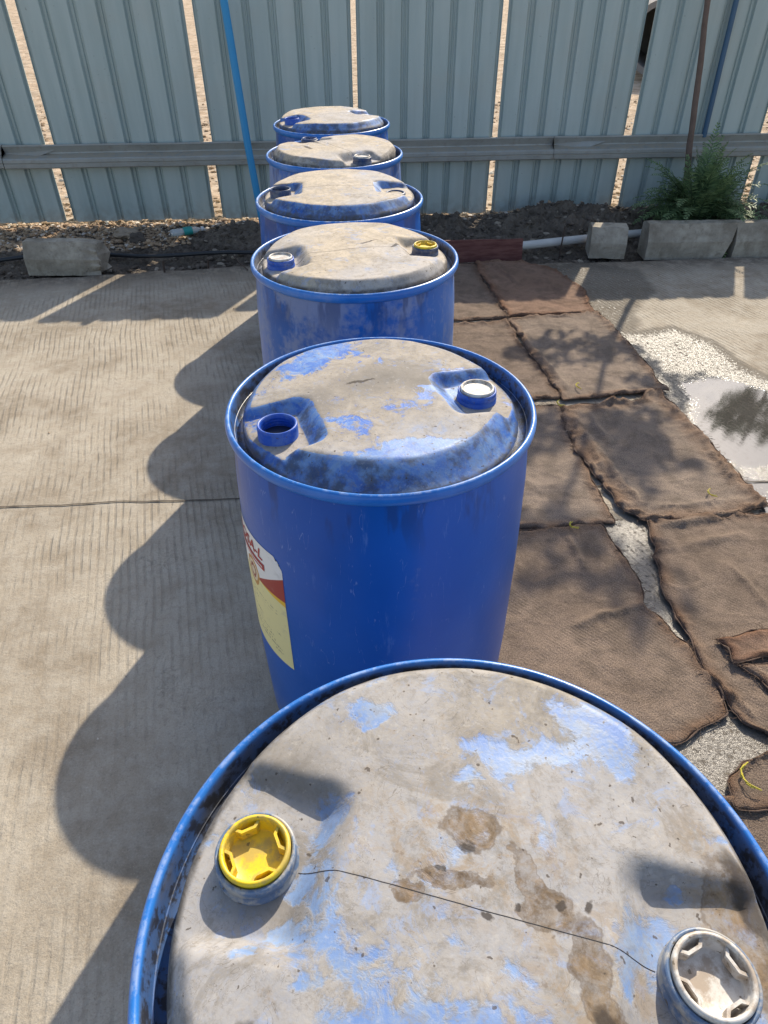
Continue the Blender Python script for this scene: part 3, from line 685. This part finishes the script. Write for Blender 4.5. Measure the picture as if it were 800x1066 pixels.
# poles at the fence
def pole(name, label, pts, r, mat, cat='pole'):
    bm = bmesh.new(); tube_bm(bm, pts, r, 16); return tag(obj(name, bm, mat, smooth=False), label, cat)
pole('steel_pole', 'bright blue painted pole leaning on the fence behind the drums', [(-.830, 5.05, -.05), (-.887, 5.085, .56), (-.940, 5.145, 1.32), (-.942, 5.147, 1.35)], .024, simple('bright_blue_paint', (.02, .27, .55), .4, .12, 6))
pole('steel_pole', 'dull dark blue pole standing against the fence behind the fern', [(2.272, 5.445, .52), (2.262, 5.445, 1.0), (2.256, 5.445, 1.36)], .017, simple('dull_blue_paint', (.045, .11, .19), .5, .2, 6))

# ------------------------------------------------------------------ blocks, pipes and bits along the slab edge
def kerb_block(name, label, x0, x1, y, w_top=.07, hh=.235, rz=0, group=None, broken=None, slant=0, z0=-.02, seed=0, depth=.16):
    t = [(0, 0), (0, .52), (.045, 1.0), (.045 + w_top, 1.0), (depth, .9), (depth, 0)]
    L = x1 - x0; n = max(8, int(L / .02)); P = np.zeros((n, len(t) * 1, 3))
    bm = bmesh.new(); rings = []
    fine = []
    for a, b in zip(t, t[1:] + t[:1]):
        for q in range(5): fine.append((a[0] + (b[0] - a[0]) * q / 5, a[1] + (b[1] - a[1]) * q / 5))
    for i in range(n):
        f = i / (n - 1); ring = []
        for (d, h) in fine:
            x = L * f; z = h * hh; yy = d
            if slant and i > n * .5: x += slant * (h - .5) * (f - .5) * 2
            if broken and f > broken:
                g = (f - broken) / (1 - broken); am = .035 * g
                x -= am * (1 + ns(d + seed, h, 3, 14, 3)) * 1.2; z -= am * h * (1 + ns(d, h + seed, 7, 9)) * .6; yy += am * (1 - d / depth) * (.5 + ns(h, d, seed, 12))
            q = .0028 * ns(x + seed, yy * 3 + z * 3, seed, 16, 4)
            ring.append(bm.verts.new((x - L / 2, yy + q, z + q)))
        rings.append(ring)
    m_ = len(fine)
    for i in range(n - 1):
        for k in range(m_): bm.faces.new((rings[i][k], rings[i][(k + 1) % m_], rings[i + 1][(k + 1) % m_], rings[i + 1][k]))
    bm.faces.new(rings[0][::-1]); bm.faces.new(rings[-1]); bmesh.ops.recalc_face_normals(bm, faces=bm.faces)
    o = obj(name, bm, M_KERB); o.location = ((x0 + x1) / 2, y, z0); o.rotation_euler = (0, 0, rz)
    return tag(o, label, 'concrete block', group)
kerb_block('concrete_block', 'weathered concrete kerb block with a broken right end, alone on the left', -2.19, -1.70, 4.250, rz=math.radians(-1.5), broken=.72, seed=2, z0=-.002, hh=.190)
kerb_block('concrete_block', 'small squat concrete block beside the white pipe', 1.33, 1.555, 4.49, rz=math.radians(-7), seed=5, hh=.180, z0=.0, w_top=.10, depth=.19)
kerb_block('kerb_stone', 'kerb stone in front of the fern, its right end cracked at a slant', 1.70, 2.235, 4.515, rz=math.radians(.5), seed=9, hh=.215, slant=.07, group='kerb stones on the right')
kerb_block('kerb_stone', 'kerb stone at the right picture edge, next to the cracked joint', 2.265, 3.10, 4.53, rz=math.radians(1.5), seed=12, hh=.215, group='kerb stones on the right')
kerb_block('kerb_stone', 'kerb stone further right, beyond the one with the cracked joint', 3.12, 3.9, 4.56, rz=math.radians(1.5), seed=15, hh=.215, group='kerb stones on the right')

pole('white_pipe', 'dusty white plastic pipe lying on the soil behind the small block', [(.78, 4.575, .045), (1.2, 4.70, .045), (1.6, 4.83, .04), (2.0, 4.96, .03)], .026, simple('white_pvc', (.55, .54, .51), .5, .2, 10), 'pipe')
bm = bmesh.new(); tube_bm(bm, [(-3.4 + .15 * i, 4.30 + .26 * sstep(0, 1.4, .15 * i) + .012 * math.sin(i * .8), .022 + .010 * math.sin(i * .9) - (.02 if i < 6 else 0)) for i in range(20)], .013, 10)
tag(obj('black_hose', bm, simple('black_rubber', (.02, .022, .026), .45), smooth=True), 'black hose running along the slab edge behind the left block', 'hose')
# red-brown board on edge
bm = bmesh.new(); bmesh.ops.create_cube(bm, size=1)
for v in bm.verts: v.co = Vector((v.co.x * .72, v.co.y * .022, v.co.z * .135))
bmesh.ops.subdivide_edges(bm, edges=bm.edges, cuts=6, use_grid_fill=True)
for v in bm.verts: v.co += Vector((0, .004 * ns(v.co.x, v.co.z, 1, 3), .003 * ns(v.co.x, 3, 1, 6)))
k = N('red_board', .3); c = k.mix(k.rng(k.noise(k.mapping(k.co(), scale=(1, 1, 6)), 8, 6, .6), .35, .65), (.12, .042, .036), (.20, .085, .068)); k.out(c, .75, k.bump(k.noise(k.co(), 30, 5), .4, .003))
o = obj('wooden_board', bm, k.m); o.location = (.535, 4.475, .058); o.rotation_euler = (math.radians(-9), 0, math.radians(3)); tag(o, 'red-brown board standing on edge behind the mats', 'board')
# steel stubs and stick
M_RUST = simple('rusty_steel', (.07, .045, .032), .7)
for x, y, h, lb in ((-2.02 - .33, 4.15, .085, 'short rusty steel stub left of the broken concrete block'), (-1.36, 4.29, .07, 'short rusty steel stub in the slab edge, middle of the left side'), (-1.10, 4.36, .05, 'shortest rusty steel stub at the slab edge near the drums')):
    pole('steel_stub', lb, [(x, y, -.05), (x + .004, y + .005, h)], .006, M_RUST, 'rebar')
pole('steel_stub', 'thin upright steel rod beside the white pipe', [(1.17, 4.62, -.05), (1.185, 4.64, .16)], .005, M_RUST, 'rebar')
pole('stick', 'thin dark stick lying across the slab edge by the drums', [(-.96, 4.50, .03), (-.90, 4.40, .014), (-.84, 4.30, .008)], .004, M_RUST, 'stick')
def rock(name, label, x, y, s, mat, z=0.0, seed=0):
    bm = bmesh.new(); bmesh.ops.create_icosphere(bm, subdivisions=3, radius=1)
    for v in bm.verts:
        n_ = v.co.normalized(); f = 1 + .35 * ns(n_.x + seed, n_.y, n_.z, 1.3, 3) + .06 * ns(n_.x, n_.y, n_.z, 6)
        v.co = Vector((n_.x * s[0], n_.y * s[1], n_.z * s[2])) * f
    o = obj(name, bm, mat); o.location = (x, y, z); return tag(o, label, 'rock')
M_TROCK = simple('tan_stone', (.36, .28, .20), .9, .3, 12, .4); M_DROCK = simple('dark_stone', (.10, .08, .062), .9, .3, 12, .4); M_WROCK = simple('pale_stone', (.62, .58, .52), .9, .2, 12, .3)
rock('rock', 'pale tan rock above the broken concrete block', -1.79, 4.97, (.085, .05, .035), M_TROCK, .03, 1)
rock('rock', 'dark brown rock beside the pale tan rock', -1.68, 4.86, (.06, .045, .04), M_DROCK, .03, 2)
rock('rock', 'flat whitish stone at the foot of the fence left of the drums', -.98, 5.17, (.075, .04, .018), M_WROCK, .03, 3)
rock('rock', 'dark lump on the soil heap left of the blue drums', -.76, 5.03, (.10, .07, .05), M_DROCK, .03, 4)
# crushed bottle
B = thing('plastic_bottle', 'crushed clear plastic bottle with a green wrapper on the soil', 'bottle', (-1.34, 4.86, .075), math.radians(28))
k = N('clear_plastic'); k.b.inputs['Transmission Weight'].default_value = .6; k.out((.75, .8, .8), .15)
o = obj('bottle_body', lathe([(.0001, -.10), (.026, -.10), (.031, -.09), (.030, -.02), (.032, .04), (.026, .075), (.012, .10), (.012, .115), (.0001, .115)], 20), k.m, B, True); o.rotation_euler = (0, PI / 2, 0); o.scale = (.75, 1, 1)
o = obj('wrapper', lathe([(.0325, -.015), (.0340, .0), (.0345, .03), (.0335, .045)], 20), simple('green_wrapper', (.02, .28, .25), .4), B, True); o.rotation_euler = (0, PI / 2, 0); o.scale = (.77, 1, 1)
o = obj('bottle_cap', lathe([(.0001, .128), (.014, .128), (.015, .112), (.015, .108)], 16), M_WHITE, B, True); o.rotation_euler = (0, PI / 2, 0)

# ------------------------------------------------------------------ jute mats
J1 = mat_jute('jute_brown', (.30, .225, .17), -.08); J2 = mat_jute('jute_grey', (.35, .275, .215), -.07); J3 = mat_jute('jute_red', (.34, .22, .155), -.10)
M_FRAY = simple('frayed_hem', (.11, .072, .052), .95, .45, 40, .8)
def resample(poly, n):
    p = np.array(poly, float); d = np.r_[0, np.cumsum(np.hypot(*np.diff(p, axis=0).T))]; t = np.linspace(0, d[-1], n)
    return np.stack([np.interp(t, d, p[:, 0]), np.interp(t, d, p[:, 1])], -1)
def mat_piece(label, bottom, top_, left, right, z, mat, seed, folds=(), amp=1.0, hem=1.0, edge_w=.05, uvrot=0.0):
    L = max(np.hypot(*(np.array(bottom[0]) - bottom[-1])), .05); H = max(np.hypot(*(np.array(left[0]) - left[-1])), .05)
    nu, nv = max(14, int(L / .0085)), max(14, int(H / .0085))
    b, t_, l, r = resample(bottom, nu), resample(top_, nu), resample(left, nv), resample(right, nv)
    u = np.linspace(0, 1, nu)[None, :, None]; v = np.linspace(0, 1, nv)[:, None, None]
    Q = (1 - v) * b[None] + v * t_[None] + (1 - u) * l[:, None] + u * r[:, None] - ((1 - u) * (1 - v) * b[0] + u * (1 - v) * b[-1] + (1 - u) * v * t_[0] + u * v * t_[-1])
    P = np.zeros((nv, nu, 3)); E_ = np.zeros((nv, nu))
    for j in range(nv):
        for i in range(nu):
            x, y = Q[j, i]; uu, vv = i / (nu - 1), j / (nv - 1)
            de = min(uu * L, (1 - uu) * L, vv * H, (1 - vv) * H); e = max(0, 1 - de / edge_w)
            wob = e * .015 * amp
            dx = wob * ns(x + seed, y, 1, 9, 3); dy = wob * ns(x, y + seed, 4, 9, 3)
            wr = .0050 * ns(x + seed, y * 1.3, 2, 4.5, 3) + .0030 * ns(x, y * .6, seed, 13, 4) * amp
            rid = (1 - abs(ns(x * 1.2 + seed, y * 2.2, seed, 5, 2)) * 5); wr += max(0, rid) * .0085 * amp * (.35 + e)
            hz = hem * .0045 * math.exp(-((de - .012) / .011) ** 2) * (1 + .5 * ns(x + seed, y, 8, 16, 2)) + e * .004 * amp * ns(x, y, seed, 28, 3) * hem
            z_ = z + .005 + wr + hz
            for (x1, y1, x2, y2, hgt, wd) in folds:
                ddx, ddy = x2 - x1, y2 - y1; tt = ((x - x1) * ddx + (y - y1) * ddy) / (ddx * ddx + ddy * ddy); tc = min(1, max(0, tt))
                sgn = ((x - x1) * ddy - (y - y1) * ddx) / math.hypot(ddx, ddy) + .010 * ns(x, y, seed, 10, 2)
                dd = math.hypot(x - x1 - tc * ddx, y - y1 - tc * ddy)
                if dd < wd * 4: z_ += hgt * math.exp(-(sgn / wd) ** 2) * (math.sin(PI * min(1, max(0, .08 + tt * .84))) ** .5 if 0 < tt < 1 else math.exp(-(dd / wd) ** 2) * .4)
            if de < .004: z_ = z + .0035
            P[j, i] = (x + dx, y + dy, max(z_, z + .003)); E_[j, i] = e
    ctr = P.reshape(-1, 3).mean(0); ctr[2] = 0
    me = grid_mesh(P - ctr); uvl = me.uv_layers.new(name='UVMap'); cu_, su_ = math.cos(uvrot), math.sin(uvrot)
    for lp in me.loops:
        q = me.vertices[lp.vertex_index].co; uvl.data[lp.index].uv = (q.x * cu_ - q.y * su_, q.x * su_ + q.y * cu_)
    at = me.attributes.new('edge', 'FLOAT', 'POINT'); at.data.foreach_set('value', E_.ravel().astype(np.float32))
    T = thing('jute_mat', label, 'mat', tuple(ctr), 0, 'brown jute sack mats laid on the slab')
    o = obj('cloth', me, mat, T, True); sm = o.modifiers.new('s', 'SOLIDIFY'); sm.thickness = .0035; sm.offset = -1
    # frayed hem: one knobbly cord round the outline
    bm = bmesh.new(); ring = [tuple(P[0, i]) for i in range(0, nu)] + [tuple(P[j, nu - 1]) for j in range(1, nv)] + [tuple(P[nv - 1, i]) for i in range(nu - 2, -1, -1)] + [tuple(P[j, 0]) for j in range(nv - 2, -1, -1)]
    ring = ring[::2]; pts = []; rr = []
    for q, (x, y, z_) in enumerate(ring):
        a = ns(x * 1 + seed, y, 2, 25, 3)
        pts.append((x - ctr[0] + .004 * ns(x, y, 5, 40), y - ctr[1] + .004 * ns(x, y, 9, 40), z + .005 + .003 * abs(a))); rr.append(.0014 + .0045 * max(0, a - .05) * hem)
    tube_bm(bm, pts, rr, 6); 
    # loose threads
    for q in range(int(170 * hem * (L + H))):
        x, y, z_ = random.choice(ring); a = random.uniform(0, 6.3); ln = random.uniform(.008, .03)
        p0 = Vector((x - ctr[0], y - ctr[1], z + .006)); p1 = p0 + Vector((math.cos(a), math.sin(a), random.uniform(0, .35))) * ln * .6; p2 = p1 + Vector((math.cos(a + .8), math.sin(a + .8), -.1)) * ln * .5; p2.z = max(p2.z, z + .002)
        tube_bm(bm, [p0, p1, p2], .0007, 3, False)
    obj('hem', bm, M_FRAY, T, True)
    return T
mat_piece('jute mat farthest from the camera, against the red-brown board, partly behind the drum', [(.28, 3.50), (.692, 3.555)], [(.22, 4.36), (.59, 4.40)], [(.28, 3.50), (.22, 4.36)], [(.692, 3.555), (.66, 3.8), (.60, 4.1), (.59, 4.40)], .002, J1, 1)
mat_piece('reddish jute mat at the back with a rounded right corner beside the damp concrete', [(.68, 3.555), (1.152, 3.60)], [(.585, 4.405), (.72, 4.43), (.889, 4.40), (1.07, 4.25)], [(.68, 3.555), (.64, 3.85), (.60, 4.15), (.585, 4.405)], [(1.152, 3.60), (1.172, 3.80), (1.164, 3.99), (1.07, 4.25)], .008, J3, 2, folds=[(.70, 4.36, .80, 4.05, .015, .013), (.62, 4.25, .68, 4.38, .014, .012)])
mat_piece('jute mat in the second row from the back, on the drum side', [(.22, 2.63), (.80, 2.69)], [(.20, 3.46), (.665, 3.52)], [(.22, 2.63), (.20, 3.46)], [(.80, 2.69), (.76, 2.95), (.70, 3.25), (.665, 3.52)], .003, J1, 3)
mat_piece('jute mat in the second row from the back, beside the far end of the puddle', [(.785, 2.66), (1.03, 2.70), (1.276, 2.74)], [(.665, 3.53), (.92, 3.56), (1.175, 3.62)], [(.785, 2.66), (.76, 2.9), (.70, 3.25), (.665, 3.53)], [(1.276, 2.74), (1.235, 3.2), (1.175, 3.62)], .011, J2, 4, folds=[(.70, 3.35, .83, 2.75, .012, .016)])
mat_piece('pale jute mat in the middle row, on the drum side', [(.25, 1.80), (.55, 1.80), (.80, 1.83)], [(.24, 2.66), (.775, 2.62)], [(.25, 1.80), (.24, 2.66)], [(.80, 1.83), (.78, 2.1), (.765, 2.4), (.775, 2.62)], .003, J2, 5)
mat_piece('jute mat beside the puddle with a wide crumpled reddish left hem', [(.90, 1.835), (1.10, 1.84), (1.234, 1.862), (1.36, 1.91)], [(.765, 2.61), (.95, 2.63), (1.12, 2.66), (1.24, 2.76)], [(.90, 1.835), (.845, 1.89), (.78, 2.15), (.748, 2.42), (.765, 2.61)], [(1.36, 1.91), (1.33, 2.15), (1.28, 2.45), (1.24, 2.76)], .010, J2, 6,
          folds=[(.80, 2.5, .83, 2.15, .020, .016), (.84, 2.3, .90, 1.95, .018, .014), (.87, 2.55, .90, 2.3, .012, .012), (.93, 2.62, 1.2, 2.70, .022, .014), (1.27, 2.35, 1.305, 1.98, .014, .012), (.95, 1.90, 1.2, 1.93, .010, .012)], amp=1.3, edge_w=.085, hem=1.2)
mat_piece('smooth brown jute mat right of the labelled drum, with a kinked right edge', [(.25, .90), (.5, .93), (.734, .975), (.885, 1.055)], [(.28, 1.80), (.5, 1.79), (.62, 1.81), (.745, 1.82)], [(.25, .90), (.28, 1.80)], [(.885, 1.055), (.90, 1.15), (.862, 1.273), (.815, 1.39), (.778, 1.435), (.802, 1.49), (.79, 1.62), (.745, 1.82)], .006, J1, 7,
          folds=[(.56, 1.36, .78, 1.44, .015, .014), (.62, 1.75, .64, 1.6, .011, .012), (.46, 1.52, .56, 1.58, .010, .014)], amp=.8)
mat_piece('jute mat at the right picture edge, crumpled along its top', [(.965, .985), (1.05, .97), (1.45, .95)], [(.915, 1.845), (1.08, 1.87), (1.24, 1.87), (1.34, 1.86)], [(.965, .985), (.905, 1.02), (.888, 1.06), (.898, 1.13), (.868, 1.20), (.858, 1.36), (.868, 1.587), (.915, 1.845)], [(1.45, .95), (1.40, 1.4), (1.34, 1.86)], .008, J1, 8,
          folds=[(.95, 1.80, 1.15, 1.84, .020, .016), (.94, 1.68, 1.2, 1.76, .010, .018), (1.10, 1.60, 1.16, 1.40, .012, .012), (.90, 1.15, .94, 1.04, .018, .012)], amp=1.1)
mat_piece('narrow folded jute strip lying on the mat at the right picture edge', [(.958, 1.205), (1.2, 1.235), (1.5, 1.27)], [(.938, 1.29), (1.2, 1.345), (1.5, 1.40)], [(.958, 1.205), (.965, 1.25), (.938, 1.29)], [(1.5, 1.27), (1.5, 1.40)], .022, J3, 9, hem=1.3, edge_w=.03)
mat_piece('jute mat flap tucked under the narrow folded strip', [(1.12, 1.00), (1.5, .98)], [(.962, 1.198), (1.5, 1.25)], [(1.12, 1.00), (1.03, 1.11), (.962, 1.198)], [(1.5, .98), (1.5, 1.25)], .017, J1, 10, edge_w=.04)
mat_piece('jute mat with a loose yellow thread beside the nearest drum', [(.80, .80), (.90, .79), (1.3, .84)], [(.865, .915), (.93, .955), (1.3, 1.0)], [(.80, .80), (.815, .86), (.865, .915)], [(1.3, .84), (1.3, 1.0)], .012, J1, 11, edge_w=.035)
mat_piece('nearest jute mat, half hidden by the nearest drum', [(.55, .25), (1.25, .25)], [(.70, .86), (.80, .83), (1.3, .86)], [(.55, .25), (.70, .86)], [(1.25, .25), (1.3, .86)], .004, J1, 12)
# yellow threads
M_YS = simple('yellow_thread', (.60, .50, .05), .6, .2)
def threads(label, x, y, z, r, n, seed):
    random.seed(seed); bm = bmesh.new()
    for q in range(n):
        a0 = random.uniform(-.4, .4) + 2.2; pts = []
        for i in range(9):
            a = a0 + i * .28 * random.uniform(.8, 1.1); rr = r * random.uniform(.9, 1.08)
            pts.append((rr * math.cos(a), rr * math.sin(a) * .9, .004 + .004 * random.random() + .002 * q))
        tube_bm(bm, pts, .0013, 5)
    o = obj('yellow_thread', bm, M_YS); o.location = (x, y, z); tag(o, label, 'thread')
threads('loop of yellow thread on the mat beside the nearest drum', .878, .868, .024, .040, 4, 1)
threads('short yellow threads hanging off the mat at the right picture edge', .965, .925, .026, .03, 3, 2)
threads('small yellow thread on the top edge of the smooth brown mat', .655, 1.80, .018, .022, 3, 3)
threads('yellow threads on the far mat by the puddle', .90, 2.76, .022, .035, 3, 4)
threads('yellow threads where the four middle mats meet', .775, 2.60, .026, .028, 3, 5)
threads('tiny yellow thread near the right end of the mat beside the puddle', 1.19, 1.97, .022, .025, 3, 6)
random.seed(11)

# ------------------------------------------------------------------ fern, saplings
def mat_leaf(name, a, b):
    k = N(name, .35); r = k.n('ShaderNodeNewGeometry').outputs['Random Per Island']; c = k.mix(r, a, b)
    k.b.inputs['Transmission Weight'].default_value = 0
    tr = k.n('ShaderNodeBsdfTranslucent'); k.put(tr.inputs[0], c); mx = k.n('ShaderNodeMixShader'); mx.inputs[0].default_value = .3
    k.out(c, .55); k.t.links.new(k.b.outputs[0], mx.inputs[1]); k.t.links.new(tr.outputs[0], mx.inputs[2]); k.t.links.new(mx.outputs[0], k.t.nodes['Material Output'].inputs[0]); return k.m
M_FERN = mat_leaf('fern_green', (.10, .17, .075), (.26, .36, .16)); M_LEAF = mat_leaf('sapling_green', (.04, .09, .025), (.09, .16, .05))
M_STEM = simple('brown_bark', (.16, .11, .085), .9, .35, 20, .8); M_GSTEM = simple('green_stalk', (.06, .10, .04), .7)
PL = thing('fern_plant', 'feathery green fern-like plant at the foot of the sapling behind the kerb stones', 'plant', (2.15, 4.96, .10)); PL.scale = (.86, 1, 1.04)
bmf = bmesh.new(); bms = bmesh.new()
for q in range(150):
    az = random.uniform(0, 2 * PI); ln = random.uniform(.32, .62); el = random.uniform(.15, 1.45)
    if q < 14: az = random.uniform(-.35, .35) if q % 2 else random.uniform(2.8, 3.5); ln = random.uniform(.45, .62); el = random.uniform(.35, 1.0)
    base = Vector((random.uniform(-.10, .10), random.uniform(-.05, .05), .0)); d = Vector((math.cos(az) * math.cos(el), math.sin(az) * math.cos(el) * .65, math.sin(el)))
    pts = []; p = base.copy(); n = 16
    for i in range(n):
        pts.append(p.copy()); d = (d + Vector((0, 0, -.062 * (1 + i * .05)))).normalized(); p = p + d * ln / n
    tube_bm(bms, pts, [.0028 * (1 - i / n) + .0006 for i in range(n)], 4, False)
    side0 = Vector((0, 0, 1)).cross(pts[-1] - pts[0]).normalized()
    for i in range(2, n):
        for rep in (0, .5):
            t_ = (i + rep) / n; c0 = pts[i - 1].lerp(pts[i], rep) if i < n else pts[-1]; dd = (pts[i] - pts[i - 1]).normalized()
            ll = .072 * math.sin(PI * min(.97, t_ * .9 + .08)) * random.uniform(.8, 1.15) + .006
            for s in (-1, 1):
                v = (side0 * s * .92 + dd * .48 + Vector((0, 0, random.uniform(-.30, .25)))).normalized(); e = c0 + v * ll; wv = dd * .0062
                mid = c0 + v * ll * .5 + Vector((0, 0, .003))
                a = [bmf.verts.new(x) for x in (c0 - wv * .4, mid - wv, e, mid + wv, c0 + wv * .4)]; bmf.faces.new(a)
obj('fronds', bmf, M_FERN, PL); obj('stalks', bms, M_GSTEM, PL)

def sapling(label, base, pts, clumps, rad, group=None):
    T = thing('young_tree', label, 'tree', base, 0, group)
    b = Vector(base); bm = bmesh.new(); P_ = [Vector(p) - b for p in pts]
    fine = []
    for i in range(len(P_) - 1):
        for q in range(6): fine.append(P_[i].lerp(P_[i + 1], q / 6) + Vector((.006 * ns(i + q / 6, 1, 0, 2), .006 * ns(i + q / 6, 5, 0, 2), 0)))
    fine.append(P_[-1]); n = len(fine)
    tube_bm(bm, fine, [rad * (1 - .45 * i / n) * (1 + .12 * ns(i * .7, 2, 0, 1)) for i in range(n)], 9); obj('trunk', bm, M_STEM, T, True)
    bmb = bmesh.new(); bml = bmesh.new()
    for (cx, cy, cz, rx, ry, rz_, nb) in clumps:
        c = Vector((cx, cy, cz)) - b
        near = min(fine, key=lambda f: (f - c).length)
        tube_bm(bmb, [near, near.lerp(c, .5) + Vector((0, 0, .05)), c], [rad * .4, rad * .28, rad * .12], 5, False)
        for _ in range(nb):
            while True:
                o_ = Vector((random.uniform(-1, 1), random.uniform(-1, 1), random.uniform(-1, 1)))
                if o_.length < 1: break
            tip = c + Vector((o_.x * rx, o_.y * ry, o_.z * rz_)); st_ = c.lerp(tip, .35)
            tube_bm(bmb, [st_, tip], [.003, .0012], 3, False)
            for _l in range(11):
                f = random.uniform(.2, 1.05); p = st_.lerp(tip, f); dr = Vector((random.gauss(0, 1), random.gauss(0, 1), random.gauss(-.3, .7))).normalized()
                ll = random.uniform(.045, .085); sd_ = dr.orthogonal().normalized(); sd_ = (Matrix.Rotation(random.uniform(0, 6.3), 3, dr) @ sd_) * ll * .24
                a = [bml.verts.new(x) for x in (p, p + dr * ll * .4 + sd_, p + dr * ll, p + dr * ll * .4 - sd_)]; bml.faces.new(a)
    obj('branches', bmb, M_STEM, T); obj('crown', bml, M_LEAF, T)
    return T
sapling('slim bare brown trunk of a young tree rising from the fern', (2.17, 5.16, .0), [(2.17, 5.16, -.05), (2.10, 5.2, .45), (2.055, 5.24, .9), (2.01, 5.28, 1.32), (1.99, 5.3, 1.8), (2.02, 5.3, 2.4), (2.0, 5.25, 3.0)],
        [(2.10, 5.45, 1.95, .24, .22, .12, 20), (1.72, 5.40, 1.90, .24, .22, .13, 20), (2.05, 5.05, 2.25, .26, .25, .16, 26), (2.25, 5.30, 2.55, .26, .26, .16, 26), (1.75, 5.2, 2.35, .25, .25, .15, 20), (2.35, 5.35, 2.15, .22, .2, .14, 16), (2.0, 5.2, 2.95, .28, .28, .16, 24), (2.3, 5.3, 3.15, .22, .22, .14, 16), (1.65, 5.3, 2.7, .2, .2, .14, 14)], .022)
sapling('young leafy tree beyond the right edge, mirrored in the puddle', (3.45, 5.15, .0), [(3.45, 5.15, -.05), (3.44, 5.3, .8), (3.42, 5.45, 1.5), (3.4, 5.5, 2.1)],
        [(3.35, 5.5, 1.72, .30, .25, .20, 60), (3.6, 5.5, 1.9, .28, .25, .2, 50), (3.15, 5.45, 1.80, .2, .2, .16, 30)], .022)

# ------------------------------------------------------------------ far things beyond the fence
CP = thing('concrete_pipe', 'large grey concrete pipe ring lying on the ground beyond the fence', 'pipe', (4.42, 13.2, .50))
o = obj('pipe_wall', lathe([(.0001, 1.6), (.42, 1.6), (.42, -.5), (.50, -.5), (.50, 1.65), (.0001, 1.65)], 48), simple('pale_concrete', (.22, .205, .19), .9, .2, 6, .3), CP); o.rotation_euler = (-PI / 2, 0, math.radians(-17))
bml = bmesh.new(); random.seed(5)
for q in range(9000):
    x = random.uniform(-60, 60); h = 3.6 + 1.6 * ns(x, 0, 0, .12, 3) + .8 * ns(x, 4, 0, .6, 2); z = random.uniform(0, max(.5, h)); y = 50 + random.uniform(0, 3) * (1 - z / 6)
    p = Vector((x, y, z)); a = Vector((random.gauss(0, 1), random.gauss(0, .5), random.gauss(0, 1))).normalized(); s_ = random.uniform(.15, .38); b_ = a.orthogonal().normalized() * s_ * .5
    bml.faces.new([bml.verts.new(v) for v in (p - a * s_ * .5, p + b_, p + a * s_ * .5, p - b_)])
tag(obj('far_hedge', bml, M_LEAF), 'dark row of distant shrubs beyond the fence', 'shrubs', kind='stuff')
